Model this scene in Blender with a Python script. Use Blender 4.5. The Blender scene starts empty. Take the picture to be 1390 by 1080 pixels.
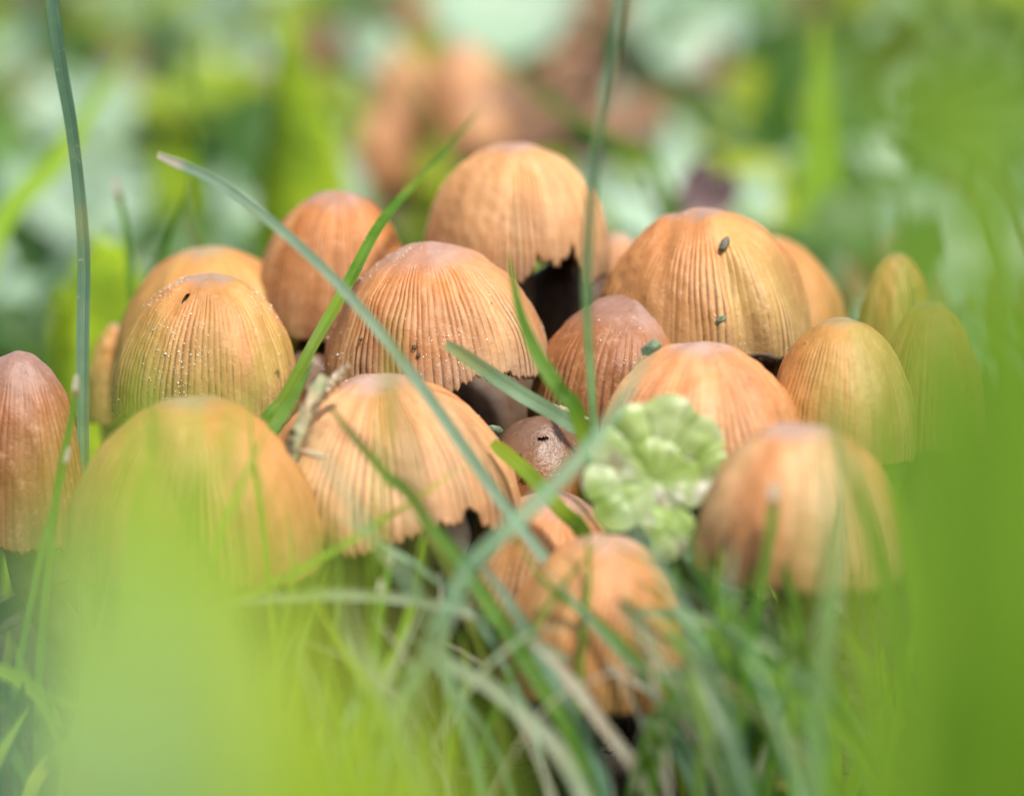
import bpy, math, random
import numpy as np
from mathutils import Vector

rnd = random.Random(7)
rs = np.random.RandomState(11)
CM = 0.01
sc = bpy.context.scene
COL = sc.collection
R = math.radians

# ------------------------------------------------------------------ camera
PITCH = R(10)
TGT = np.array([0.0, 0.0, 3.5])
FWD = np.array([0, math.cos(PITCH), -math.sin(PITCH)])
UPV = np.array([0, math.sin(PITCH), math.cos(PITCH)])
CAMP = TGT - 40 * FWD
K = 12.0 / 40 / 1390

def P(px, py, d):
    """a point of the place (cm) seen at a photograph pixel, d cm ahead of the lens"""
    return CAMP + d * FWD + np.array([1.0, 0, 0]) * ((px - 695) * K * d) - UPV * ((py - 540) * K * d)

cam_d = bpy.data.cameras.new('camera')
cam = bpy.data.objects.new('camera', cam_d)
COL.objects.link(cam)
cam.location = Vector(CAMP * CM)
cam.rotation_euler = (R(90) - PITCH, 0, 0)
cam_d.sensor_width = 17.3
cam_d.sensor_fit = 'HORIZONTAL'
cam_d.lens = 17.3 / 0.3
cam_d.clip_start = 0.005
cam_d.clip_end = 200
cam_d.dof.use_dof = True
cam_d.dof.focus_distance = 0.388
cam_d.dof.aperture_fstop = 4.4
cam_d.dof.aperture_blades = 0
sc.camera = cam

# ------------------------------------------------------------------ light
w = bpy.data.worlds.new('World')
sc.world = w
w.use_nodes = True
nt = w.node_tree
bg = nt.nodes['Background']
sky = nt.nodes.new('ShaderNodeTexSky')
sky.sky_type = 'NISHITA'
sky.sun_disc = False
SUN_EL, SUN_AZ = 58, -32       # degrees, azimuth measured from -Y (behind the lens) towards +X
sky.sun_elevation = R(SUN_EL)
sky.sun_rotation = R(180 + SUN_AZ)
sky.air_density = 1.0
sky.dust_density = 5.0
nt.links.new(sky.outputs[0], bg.inputs[0])
bg.inputs[1].default_value = 0.06
sun_d = bpy.data.lights.new('sun', 'SUN')
sun_d.energy = 2.2
sun_d.angle = R(8)
sun_d.color = (1.0, 0.95, 0.87)
sun = bpy.data.objects.new('sun', sun_d)
COL.objects.link(sun)
az = R(SUN_AZ)
sdir = Vector((-math.sin(az) * math.cos(R(SUN_EL)), -math.cos(az) * math.cos(R(SUN_EL)), math.sin(R(SUN_EL))))
sun.rotation_euler = sdir.to_track_quat('Z', 'Y').to_euler()
vs = sc.view_settings
vs.view_transform = 'Standard'
vs.look = 'None'
vs.exposure = 1.1
vs.gamma = 1.0
vs.use_curve_mapping = False
sc.render.engine = 'CYCLES'
sc.cycles.use_denoising = True
sc.cycles.max_bounces = 8
sc.cycles.transparent_max_bounces = 8

# ------------------------------------------------------------------ noise helpers
class SN:
    """smooth noise: a sum of random waves, about -1..1"""
    def __init__(s, seed, dim, n=14, lo=0.6, hi=2.0):
        r = np.random.RandomState(seed)
        v = r.normal(size=(n, dim)); v /= np.linalg.norm(v, axis=1)[:, None]
        s.k = v * r.uniform(lo, hi, n)[:, None] * 2 * math.pi
        s.p = r.uniform(0, 2 * math.pi, n); s.n = n
    def __call__(s, *c):
        out = 0
        for k, p in zip(s.k, s.p):
            a = p
            for kk, cc in zip(k, c): a = a + kk * cc
            out = out + np.sin(a)
        return out * (1.6 / math.sqrt(s.n)) * 0.6

def smooth(x, a, b):
    t = np.clip((x - a) / (b - a), 0, 1)
    return t * t * (3 - 2 * t)

# ------------------------------------------------------------------ object helpers
def link(name, me, mat=None, parent=None, loc=None):
    o = bpy.data.objects.new(name, me)
    COL.objects.link(o)
    if mat is not None and me is not None and not me.materials: me.materials.append(mat)
    if parent is not None: o.parent = parent
    if loc is not None: o.location = Vector(np.array(loc) * CM)
    return o

def tag(o, label=None, cat=None, group=None, kind=None):
    if label: o['label'] = label
    if cat: o['category'] = cat
    if group: o['group'] = group
    if kind: o['kind'] = kind
    return o

def empty(name, loc, label, cat, group=None):
    return tag(link(name, None, loc=loc), label, cat, group)

def mesh(name, V, F, attrs=None, uv=None, smooth_shade=True):
    """V (n,3) in cm, F (m,4) or (m,3) array or a list of those arrays"""
    me = bpy.data.meshes.new(name)
    Fs = F if isinstance(F, list) else [F]
    Fs = [np.asarray(f, dtype=np.int32) for f in Fs if len(f)]
    me.vertices.add(len(V))
    me.vertices.foreach_set('co', (np.asarray(V, dtype=np.float32) * CM).ravel())
    loops = np.concatenate([f.ravel() for f in Fs])
    tot = np.concatenate([np.full(len(f), f.shape[1], np.int32) for f in Fs])
    start = np.concatenate([[0], np.cumsum(tot)[:-1]]).astype(np.int32)
    me.loops.add(len(loops)); me.loops.foreach_set('vertex_index', loops)
    me.polygons.add(len(tot))
    me.polygons.foreach_set('loop_start', start)
    me.polygons.foreach_set('loop_total', tot)
    me.polygons.foreach_set('use_smooth', np.full(len(tot), smooth_shade))
    if attrs:
        for k, a in attrs.items():
            at = me.attributes.new(k, 'FLOAT', 'POINT')
            at.data.foreach_set('value', np.asarray(a, dtype=np.float32).ravel())
    if uv is not None:
        l = me.uv_layers.new(name='uv')
        l.data.foreach_set('uv', np.asarray(uv, dtype=np.float32)[loops].ravel())
    me.update(calc_edges=True)
    me.validate()
    return me

def grid_faces(nr, nc, wrap=False):
    i = np.arange(nr - 1)[:, None]
    j = np.arange(nc if wrap else nc - 1)[None, :]
    j2 = (j + 1) % nc
    a = i * nc + j; b = i * nc + j2; c = (i + 1) * nc + j2; d = (i + 1) * nc + j
    return np.stack([a, d, c, b], -1).reshape(-1, 4)

# ------------------------------------------------------------------ materials
class Mat:
    def __init__(s, name):
        s.m = bpy.data.materials.new(name); s.m.use_nodes = True
        s.t = s.m.node_tree; s.n = s.t.nodes; s.l = s.t.links
        s.b = s.n['Principled BSDF']; s.out = s.n['Material Output']
    def node(s, typ, **kw):
        n = s.n.new(typ)
        for k, v in kw.items(): setattr(n, k, v)
        return n
    def set(s, sock, v):
        if isinstance(v, bpy.types.NodeSocket): s.l.new(v, sock)
        elif isinstance(v, tuple) and len(v) == 3 and sock.type == 'RGBA': sock.default_value = (*v, 1)
        else: sock.default_value = v
    def attr(s, name):
        return s.node('ShaderNodeAttribute', attribute_name=name).outputs['Fac']
    def mix(s, f, a, b, blend='MIX'):
        n = s.node('ShaderNodeMix', data_type='RGBA', blend_type=blend)
        s.set(n.inputs[0], f); s.set(n.inputs[6], a); s.set(n.inputs[7], b)
        return n.outputs[2]
    def math(s, op, a, b=0.0, c=0.0, clamp=False):
        n = s.node('ShaderNodeMath', operation=op, use_clamp=clamp)
        s.set(n.inputs[0], a); s.set(n.inputs[1], b); s.set(n.inputs[2], c)
        return n.outputs[0]
    def ramp(s, x, a, b, lo=0.0, hi=1.0):
        n = s.node('ShaderNodeMapRange', interpolation_type='SMOOTHSTEP')
        s.set(n.inputs[0], x); s.set(n.inputs[1], a); s.set(n.inputs[2], b); s.set(n.inputs[3], lo); s.set(n.inputs[4], hi)
        return n.outputs[0]
    def noise(s, scale, detail=3.0, rough=0.55, vec=None, out='Fac'):
        n = s.node('ShaderNodeTexNoise')
        n.inputs['Scale'].default_value = scale; n.inputs['Detail'].default_value = detail; n.inputs['Roughness'].default_value = rough
        if vec is None: vec = s.node('ShaderNodeTexCoord').outputs['Object']
        s.l.new(vec, n.inputs['Vector'])
        return n.outputs[out]
    def bump(s, h, strength, dist):
        n = s.node('ShaderNodeBump')
        n.inputs['Strength'].default_value = strength; n.inputs['Distance'].default_value = dist
        s.l.new(h, n.inputs['Height'])
        return n.outputs[0]

def cap_material(name, apex=(.40, .27, .25), mid=(.56, .205, .045), low=(.46, .195, .06), rim=(.28, .15, .08),
                 groove=(.46, .15, .012), deep=(.075, .038, .02), blotch=(.60, .42, .22), blot=0.5, apex_to=0.30, rimstart=.68, rough=.45, lighten=.24, dust=.22):
    M = Mat(name)
    h = M.attr('h'); g = M.attr('groove'); st = M.attr('streak'); bd = M.attr('band')
    n1 = M.noise(160, 3); n2 = M.noise(1100, 4, .7); n3 = M.noise(60, 2); n4 = M.noise(420, 4, .7)
    hw = M.math('ADD', h, M.math('MULTIPLY', M.math('SUBTRACT', n1, 0.5), 0.30))
    c = M.mix(M.ramp(hw, apex_to * .45, apex_to * 1.15), apex, mid)
    c = M.mix(M.ramp(hw, .40, .72), c, low)
    c = M.mix(M.math('MULTIPLY', M.math('MULTIPLY', M.ramp(bd, .45, .85), blot), M.ramp(hw, apex_to * .5, apex_to * 1.3)), c, blotch)
    c = M.mix(M.math('MULTIPLY', M.ramp(bd, .50, .15), .40), c, tuple(v * .62 for v in mid))
    c = M.mix(M.ramp(hw, rimstart, 1.03), c, rim)
    c = M.mix(.28, c, (1.0, .80, .62), 'MULTIPLY')
    # each rib has a tone of its own
    c = M.mix(M.math('MULTIPLY', st, lighten), c, (.70, .44, .21))
    c = M.mix(M.math('MULTIPLY', M.math('SUBTRACT', 1.0, st), .34), c, (.24, .10, .035))
    # grooves: thin orange flesh showing near the top, dark lower down
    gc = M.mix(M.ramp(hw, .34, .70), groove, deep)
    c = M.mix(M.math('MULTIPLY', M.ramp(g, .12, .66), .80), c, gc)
    # fine mealy grain and darker specks
    c = M.mix(M.math('MULTIPLY', M.ramp(n2, .55, .70), dust), c, (.80, .56, .36))
    c = M.mix(M.math('MULTIPLY', M.ramp(n2, .45, .32), .30), c, tuple(v * .55 for v in mid))
    c = M.mix(M.math('MULTIPLY', M.ramp(n4, .67, .73), .7), c, (.07, .04, .03))
    M.set(M.b.inputs['Base Color'], c)
    M.set(M.b.inputs['Roughness'], M.math('ADD', rough - .12, M.math('MULTIPLY', n2, .28)))
    M.b.inputs['Specular IOR Level'].default_value = .5
    M.b.inputs['Subsurface Weight'].default_value = .14
    M.b.inputs['Subsurface Radius'].default_value = (1, .42, .16)
    M.b.inputs['Subsurface Scale'].default_value = .0010
    M.set(M.b.inputs['Normal'], M.bump(M.noise(1800, 4, .7), .7, .00018))
    return M.m

def simple(name, col, col2=None, scale=200, rough=.6, bump=0, bdist=.0003, spec=.4, trans=0.0, detail=4):
    M = Mat(name)
    c = col
    if col2 is not None:
        c = M.mix(M.ramp(M.noise(scale, detail, .6), .38, .64), col, col2)
    M.set(M.b.inputs['Base Color'], c)
    M.b.inputs['Roughness'].default_value = rough
    M.b.inputs['Specular IOR Level'].default_value = spec
    if bump: M.set(M.b.inputs['Normal'], M.bump(M.noise(scale * 2.5, 4, .6), bump, bdist))
    if trans:
        tr = M.node('ShaderNodeBsdfTranslucent'); M.set(tr.inputs[0], c)
        ms = M.node('ShaderNodeMixShader'); ms.inputs[0].default_value = trans
        M.l.new(M.b.outputs[0], ms.inputs[1]); M.l.new(tr.outputs[0], ms.inputs[2]); M.l.new(ms.outputs[0], M.out.inputs[0])
    return M.m

def grass_material(name, col, col2, tip=None, tip_at=.97, rough=.45, trans=.45, vein=.5, brown=0.0, base=None, spec=.35):
    """uv.x across the blade, uv.y along it"""
    M = Mat(name)
    uvn = M.node('ShaderNodeUVMap', uv_map='uv').outputs[0]
    sep = M.node('ShaderNodeSeparateXYZ'); M.l.new(uvn, sep.inputs[0])
    x, y = sep.outputs[0], sep.outputs[1]
    mp = M.node('ShaderNodeMapping'); mp.inputs['Scale'].default_value = (22, 1.5, 1); M.l.new(uvn, mp.inputs[0])
    vn = M.noise(1.0, 2, .5, vec=mp.outputs[0])
    c = M.mix(M.ramp(M.noise(180, 2), .35, .65), col, col2)
    c = M.mix(M.math('MULTIPLY', M.ramp(vn, .35, .65), min(1, vein * .95)), c, tuple(v * .55 for v in col))
    mid = M.math('ABSOLUTE', M.math('SUBTRACT', x, .5))
    c = M.mix(M.ramp(mid, .0, .07, .35 * vein, 0.0), c, tuple(min(1, v * 1.5 + .03) for v in col2))
    c = M.mix(M.math('MULTIPLY', M.ramp(M.noise(55, 2), .52, .66), .45), c, (min(1, col2[0] * 1.7 + .05), col2[1] * 1.1, col2[2] * .6))
    c = M.mix(M.math('MULTIPLY', M.ramp(M.noise(900, 3, .7), .64, .72), .5), c, (.60, .62, .50))
    if base: c = M.mix(M.ramp(y, .0, .35, 1.0, 0.0), c, base)
    if brown: c = M.mix(M.math('MULTIPLY', M.ramp(M.noise(350, 4, .7), .58, .66), brown), c, (.16, .10, .04))
    if tip:
        if tip_at < .97: c = M.mix(M.ramp(y, tip_at - .045, tip_at - .02), c, (.30, .20, .07))
        c = M.mix(M.ramp(y, tip_at - .02, tip_at), c, tip)
    M.set(M.b.inputs['Base Color'], c)
    M.b.inputs['Roughness'].default_value = rough
    M.b.inputs['Specular IOR Level'].default_value = spec
    M.set(M.b.inputs['Normal'], M.bump(vn, .5, .0002))
    tr = M.node('ShaderNodeBsdfTranslucent'); M.set(tr.inputs[0], M.mix(.6, c, (.62, .95, .25), 'MULTIPLY'))
    ms = M.node('ShaderNodeMixShader'); ms.inputs[0].default_value = trans
    M.l.new(M.b.outputs[0], ms.inputs[1]); M.l.new(tr.outputs[0], ms.inputs[2]); M.l.new(ms.outputs[0], M.out.inputs[0])
    return M.m

DRY = (.62, .56, .44)
G = {
    'blue':   grass_material('bluish_grass', (.20, .38, .25), (.30, .50, .36), vein=.7),
    'mint':   grass_material('mint_grass', (.38, .58, .42), (.48, .70, .54), tip=(.80, .74, .66), tip_at=.975),
    'mintn':  grass_material('mint_grass_plain', (.30, .52, .32), (.42, .66, .45)),
    'green':  grass_material('green_grass', (.11, .27, .018), (.17, .36, .04)),
    'cut':    grass_material('cut_grass', (.12, .30, .03), (.20, .40, .06), tip=(.70, .64, .55), tip_at=.955),
    'dark':   grass_material('dark_grass', (.05, .15, .015), (.09, .22, .025)),
    'yellow': grass_material('yellow_green_grass', (.46, .66, .05), (.55, .72, .07), trans=.55, vein=.3),
    'lime':   grass_material('lime_grass', (.30, .52, .03), (.38, .60, .06), trans=.5, vein=.3),
    'deep':   grass_material('deep_green_grass', (.03, .11, .001), (.055, .17, .001), trans=.3, vein=.3, rough=.8, spec=.08),
    'teal':   grass_material('teal_grass', (.30, .55, .36), (.36, .60, .42), vein=.3),
    'dry':    grass_material('dry_grass', (.62, .58, .47), (.50, .45, .34), trans=.25, vein=.8, brown=.25),
    'drygrn': grass_material('half_dry_grass', (.40, .50, .33), (.52, .58, .42), trans=.3, vein=.7, brown=.15),
    'olive':  grass_material('olive_grass', (.17, .22, .03), (.28, .30, .07), brown=.4),
    'red':    grass_material('red_stalk', (.35, .12, .05), (.40, .18, .08)),
}
M_gill = simple('gills_brown', (.045, .028, .018), (.09, .06, .04), 300, .8)
M_gill_rust = simple('gills_rust', (.30, .10, .02), (.16, .05, .012), 300, .7)
M_stem = simple('stem_shaded', (.24, .20, .15), (.13, .10, .07), 150, .6, bump=.4)  # whitish stems darkened, the shade under the caps is in the colour
M_stemdark = simple('stem_brown', (.10, .065, .045), (.05, .035, .025), 200, .7, bump=.5)
M_fleck = simple('mica_fleck', (.85, .82, .76), rough=.25, spec=.8)
M_soil = simple('soil', (.030, .022, .014), (.075, .052, .030), 90, .95, bump=.8, bdist=.002)
M_crumb = simple('soil_crumb', (.05, .036, .024), (.11, .08, .05), 400, .95, bump=.6)
M_seed = simple('seed_husk', (.09, .085, .06), (.17, .16, .12), 1400, .75, bump=.8, bdist=.0002)
M_moss = simple('moss_green', (.34, .48, .015), (.16, .28, .01), 90, .9, bump=.8, bdist=.002, trans=.2)
M_mossgrey = simple('moss_grey', (.22, .28, .17), (.10, .14, .09), 900, .9, bump=.8, bdist=.0004)
M_straw = simple('straw', (.66, .55, .40), (.45, .34, .22), 700, .6, bump=.5)
L = {
    'mint':   simple('leaf_mint_sky_sheen', (.40, .56, .42), (.30, .46, .31), 60, .38, bump=.4, bdist=.001, spec=.55, trans=.25),  # sky reflected on glossy leaves, put into the pale base colour
    'mid':    simple('leaf_mid_green', (.13, .27, .06), (.19, .34, .11), 60, .42, bump=.4, bdist=.001, trans=.3),
    'dark':   simple('leaf_dark_green', (.035, .10, .015), (.06, .15, .03), 60, .45, bump=.4, bdist=.001, trans=.25),
    'yel':    simple('leaf_yellow_green', (.38, .46, .02), (.26, .38, .02), 60, .45, bump=.4, bdist=.001, trans=.35),
    'brown':  simple('leaf_brown', (.16, .09, .05), (.27, .16, .09), 60, .6, bump=.5, bdist=.001, trans=.15),
    'purple': simple('leaf_dead_purple', (.07, .035, .045), (.11, .06, .06), 80, .55, bump=.5, bdist=.001),
    'tan':    simple('leaf_tan', (.42, .27, .17), (.30, .18, .10), 60, .6, bump=.5, bdist=.001, trans=.15),
    'grey':   simple('leaf_grey', (.36, .36, .33), (.24, .25, .20), 60, .6, bump=.5, bdist=.001),
}

# ------------------------------------------------------------------ ground
gn = SN(3, 2, 16, .03, .16); gn2 = SN(4, 2, 16, .3, .9)
def gz(x, y):
    x = np.asarray(x, float); y = np.asarray(y, float)
    s = np.clip((y - 6) / 100, 0, 1)
    near = np.exp(-(x * x + y * y) / 900)
    return 0.5 * gn(x, y) * (1 - .6 * near) + 0.12 * gn2(x, y) + 5.0 * s * s * (3 - 2 * s) - .35 + 2.6 * np.exp(-(x / 5.2) ** 2 - ((y - 2.6) / 2.1) ** 2)  # last term: soil mound added under the cluster to keep the hollow dark

def ground():
    a = np.sinh(np.linspace(-7.2, 7.2, 260)) * 3.0
    X, Y = np.meshgrid(a, a)
    Y = Y + 4
    far = smooth(np.hypot(X, Y), 200, 600)
    Z = gz(X, Y) * (1 - far) + far * 4.0
    M = Mat('lawn_soil')
    n = M.noise(45, 5, .65); n2 = M.noise(400, 4, .6)
    gc_ = M.node('ShaderNodeVectorMath', operation='LENGTH'); M.l.new(M.node('ShaderNodeTexCoord').outputs['Object'], gc_.inputs[0])
    c = M.mix(M.ramp(n, .36, .58), (.035, .026, .016), M.mix(M.ramp(gc_.outputs['Value'], .055, .09), (.03, .022, .014), (.055, .105, .018)))
    c = M.mix(M.ramp(n2, .5, .7), c, (.09, .065, .04))
    M.set(M.b.inputs['Base Color'], c); M.b.inputs['Roughness'].default_value = .95
    M.set(M.b.inputs['Normal'], M.bump(n2, .8, .002))
    me = mesh('ground', np.stack([X, Y, Z], -1).reshape(-1, 3), grid_faces(260, 260))
    me.flip_normals()
    tag(link('ground', me, M.m), kind='structure')
ground()

# ------------------------------------------------------------------ grass blades
def spline(pts, n):
    pts = np.asarray(pts, float)
    if len(pts) == 2: pts = np.array([pts[0], pts.mean(0), pts[1]])
    seg = np.linalg.norm(np.diff(pts, axis=0), axis=1) ** .5
    t = np.concatenate([[0], np.cumsum(seg)])
    e = np.vstack([2 * pts[0] - pts[1], pts, 2 * pts[-1] - pts[-2]])
    m = (e[2:] - e[:-2]) * .5
    q = np.linspace(0, t[-1], n)
    i = np.clip(np.searchsorted(t, q, side='right') - 1, 0, len(pts) - 2)
    u = ((q - t[i]) / (t[i + 1] - t[i]))[:, None]
    p0, p1, m0, m1 = pts[i], pts[i + 1], m[i], m[i + 1]
    return (2 * u**3 - 3 * u**2 + 1) * p0 + (u**3 - 2 * u**2 + u) * m0 + (-2 * u**3 + 3 * u**2) * p1 + (u**3 - u**2) * m1

PROF = np.array([-1, -.72, -.2, 0, .2, .72, 1.0])
PDEP = np.array([0, .10, .26, .36, .26, .10, 0])
def blade_arrays(path, width, taper='point', twist=0.0, twist2=0.0, fold=.7, face=None, n=40, simple_prof=False):
    """path from base to tip (cm); width cm"""
    C = spline(path, n)
    T = np.gradient(C, axis=0); T /= np.linalg.norm(T, axis=1)[:, None] + 1e-9
    vd = np.array(face if face is not None else FWD)
    S = np.cross(T, vd); S /= np.linalg.norm(S, axis=1)[:, None] + 1e-9
    N = np.cross(S, T)
    a = np.linspace(twist, twist + twist2, n)[:, None]
    S2 = S * np.cos(a) + N * np.sin(a); N2 = np.cross(S2, T)
    v = np.linspace(0, 1, n)
    if taper == 'point': wd = np.minimum(1, (1 - v) * 3.2) ** .8 * (.75 + .25 * np.minimum(1, v * 3))
    elif taper == 'cut': wd = .85 + .15 * np.cos(v * 2) - .25 * smooth(v, .965, 1.0)
    else: wd = .9 + 0 * v
    wd = wd * width / 2 * (1 + .05 * np.sin(v * 17 + width * 31))
    pr, pd = (np.array([-1, 0, 1.]), np.array([0, .35, 0])) if simple_prof else (PROF, PDEP)
    V = C[:, None, :] + S2[:, None, :] * (pr[None, :, None] * wd[:, None, None]) + N2[:, None, :] * (pd[None, :, None] * wd[:, None, None] * fold)
    UV = np.stack(np.broadcast_arrays((pr[None, :] + 1) / 2, v[:, None]), -1)
    return V.reshape(-1, 3), grid_faces(n, len(pr)), UV.reshape(-1, 2)

def to_ground(pts, lean=None):
    """continue a path (first point lowest) down into the soil"""
    p0 = pts[0]; d = p0 - pts[1]
    z = float(gz(p0[0], p0[1]))
    if p0[2] <= z + .1: return pts
    d = d / (np.linalg.norm(d) + 1e-9)
    drop = p0[2] - z
    hx = np.array([d[0], d[1]]) * min(drop, 3) * .5
    mid = np.array([p0[0] + hx[0] * .7, p0[1] + hx[1] * .7, p0[2] - drop * .5])
    end = np.array([p0[0] + hx[0], p0[1] + hx[1], z - .15])
    return [end, mid] + list(pts)

def blade(label, pix, wpx, mat, taper='point', group=None, twist=0.0, twist2=0.0, root=True, cat='grass blade', name='grass_blade', fold=.42, n=64):
    """pix: (px, py, depth) from base to tip"""
    pts = [P(*q) for q in pix]
    dm = np.mean([q[2] for q in pix])
    if root: pts = to_ground(pts)
    V, F, UV = blade_arrays(pts, wpx * K * dm, taper, twist, twist2, fold, n=n)
    base = pts[0]
    return tag(link(name, mesh(name, V - base, F, uv=UV), G[mat], loc=base), label, cat, group)

# ------------------------------------------------------------------ mushrooms
def cap_mesh(R_, H, seed, phimax=100, e=1.0, nrib=84, amp=.022, start=.16, jag=.018, notches=(), creases=(), holes=(), bulge=.03, res=7, nt=64, squash=1.0):
    r_ = np.random.RandomState(seed)
    nu = nrib * res
    u = np.linspace(0, 2 * math.pi, nu, endpoint=False)
    cu, su = np.cos(u), np.sin(u)
    N1 = SN(seed, 3, 12, .15, .5); N2 = SN(seed + 1, 3, 12, .4, 1.4); N3 = SN(seed + 2, 3, 14, 4, 10); N4 = SN(seed + 3, 3, 14, 1.2, 3.0); N5 = SN(seed + 5, 3, 10, .35, .9)
    ribid = np.floor(u / (2 * math.pi) * nrib).astype(int)
    rj = r_.uniform(-1, 1, nrib)
    # torn, toothed rim
    tm = 1 - jag * .6 * (.5 + .5 * rj[(ribid) % nrib]) - jag * .8 * (.5 + .5 * N2(cu * 2.5, su * 2.5, 0 * u)) \
         - jag * .5 * np.abs(np.sin(u * nrib / 2 + 0))**3
    for (uc, half, depth, sharp) in notches:
        dlt = (u - R(uc) + math.pi) % (2 * math.pi) - math.pi
        x = np.abs(dlt) / R(half)
        tm = tm - depth * (1 - smooth(x, 1 - sharp, 1.0)) * (1 + .16 * rj[ribid % nrib])
    t = np.linspace(0, 1, nt) ** .9
    t = t[1:]
    U = u[None, :]; TT = t[:, None] * tm[None, :]
    phi = TT * R(phimax)
    pm = R(phimax)
    wob = 1 + smooth(TT, 0, .35) * (bulge * N1(np.cos(U), np.sin(U), TT * 1.2) + bulge * .4 * N4(np.cos(U) * .6, np.sin(U) * .6, TT))
    r = R_ * np.sin(phi) ** e * wob
    z = H * (np.cos(phi) - math.cos(pm)) / (1 - math.cos(pm))
    # ribs
    ph = nrib * U / 2 + .55 * N4(np.cos(U) * 1.3, np.sin(U) * 1.3, TT * .8) + .07 * N3(np.cos(U), np.sin(U), TT * .6)
    cell = np.floor(ph / math.pi).astype(int) % nrib
    s0 = r_.uniform(0, .16, nrib)[cell]
    rw = np.abs(np.sin(ph)) ** .42
    ramp = smooth(TT, start + s0, start + s0 + .22)
    stg = r_.uniform(.25, 1.25, nrib)[cell] * np.clip(.8 + .55 * N2(np.cos(U) * 1.5, np.sin(U) * 1.5, TT * 1.2), .25, 1.4)
    groove = (1 - rw) * ramp * stg
    disp = -amp * .8 * groove * (1 + .5 * TT) + amp * .16 * N3(r * np.cos(U) / R_, r * np.sin(U) / R_, TT * 1.2) * ramp + amp * .5 * N4(r * np.cos(U) / R_ * 1.5, r * np.sin(U) / R_ * 1.5, TT)
    streak = np.clip(r_.uniform(0, 1, nrib)[cell] * .55 + .225 + .35 * N2(np.cos(U) * 2, np.sin(U) * 2, TT * 1.5), 0, 1) * ramp + .5 * (1 - ramp)
    band = .5 + .42 * N5(np.cos(U), np.sin(U), TT * .45) + .12 * (r_.uniform(-1, 1, nrib)[cell])
    for (uc0, uc1, wd, dp, ta, tb) in creases:
        uu = R(uc0) + (R(uc1) - R(uc0)) * TT
        dlt = (U - uu + math.pi) % (2 * math.pi) - math.pi
        disp = disp - dp * np.exp(-(dlt / R(wd)) ** 2) * smooth(TT, ta, tb)
    nx = np.sin(phi) * H; nz = np.cos(phi) * R_
    nl = np.sqrt(nx * nx + nz * nz) + 1e-9; nx /= nl; nz /= nl
    r2 = r + disp * nx; z2 = z + disp * nz
    X = r2 * np.cos(U); Y = r2 * np.sin(U) * squash; Z = z2
    rows = len(t)
    # lip turned under
    lip = []
    for off, dz in ((.035, -.006), (.075, .03)):
        lip.append(np.stack([(r2[-1] - off) * cu, (r2[-1] - off) * su * squash, z2[-1] + dz], -1))
    V = np.concatenate([[[0, 0, H]], np.stack([X, Y, Z], -1).reshape(-1, 3)] + lip)
    hh = np.concatenate([[0], TT.ravel() , TT[-1], TT[-1]])
    gg = np.concatenate([[0], groove.ravel(), groove[-1], groove[-1]])
    ss = np.concatenate([[.5], streak.ravel(), streak[-1], streak[-1]])
    bb = np.concatenate([[.5], band.ravel(), band[-1], band[-1]])
    F = grid_faces(rows + 2, nu, True) + 1
    j = np.arange(nu)
    tri = np.stack([np.zeros(nu, int), 1 + j, 1 + (j + 1) % nu], -1)
    if holes:
        uc = np.concatenate([np.repeat(u[None], rows + 2, 0)]).ravel()
        tc = np.concatenate([TT.ravel(), TT[-1], TT[-1]])
        hn = SN(seed + 9, 2, 12, 1.5, 5)
        kill = np.zeros(len(uc), bool)
        for (h_u, h_t, h_ru, h_rt, rot) in holes:
            du = (uc - R(h_u) + math.pi) % (2 * math.pi) - math.pi
            du = du / R(h_ru); dt = (tc - h_t) / h_rt
            a = du * math.cos(rot) + dt * math.sin(rot); b = -du * math.sin(rot) + dt * math.cos(rot)
            kill |= (a * a + b * b) < 1 + .45 * hn(uc * 3, tc * 9)
        keep = ~(kill[F - 1].all(1))
        F = F[keep]
    return mesh('cap', V, [F, tri], dict(h=hh, groove=gg, streak=ss, band=bb)), tm

def gill_mesh(R_, H, tm, phimax, e, squash, ng=220, k=.93):
    nu = ng * 2; nt = 14
    u = np.linspace(0, 2 * math.pi, nu, endpoint=False)
    tmi = np.interp(u, np.linspace(0, 2 * math.pi, len(tm), endpoint=False), tm) * .985
    t = np.linspace(.02, 1, nt)
    TT = t[:, None] * tmi[None, :]; phi = TT * R(phimax); pm = R(phimax)
    zig = np.where(np.arange(nu) % 2, .055, 0.0)[None, :] * smooth(t, .1, .4)[:, None]
    r = (R_ * np.sin(phi) ** e) * k - zig * R_
    z = H * (np.cos(phi) - math.cos(pm)) / (1 - math.cos(pm)) - .045 * H * np.cos(phi)
    V = np.stack([r * np.cos(u), r * np.sin(u) * squash, z], -1).reshape(-1, 3)
    return mesh('gills', V, grid_faces(nt, nu, True), smooth_shade=False)

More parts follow.
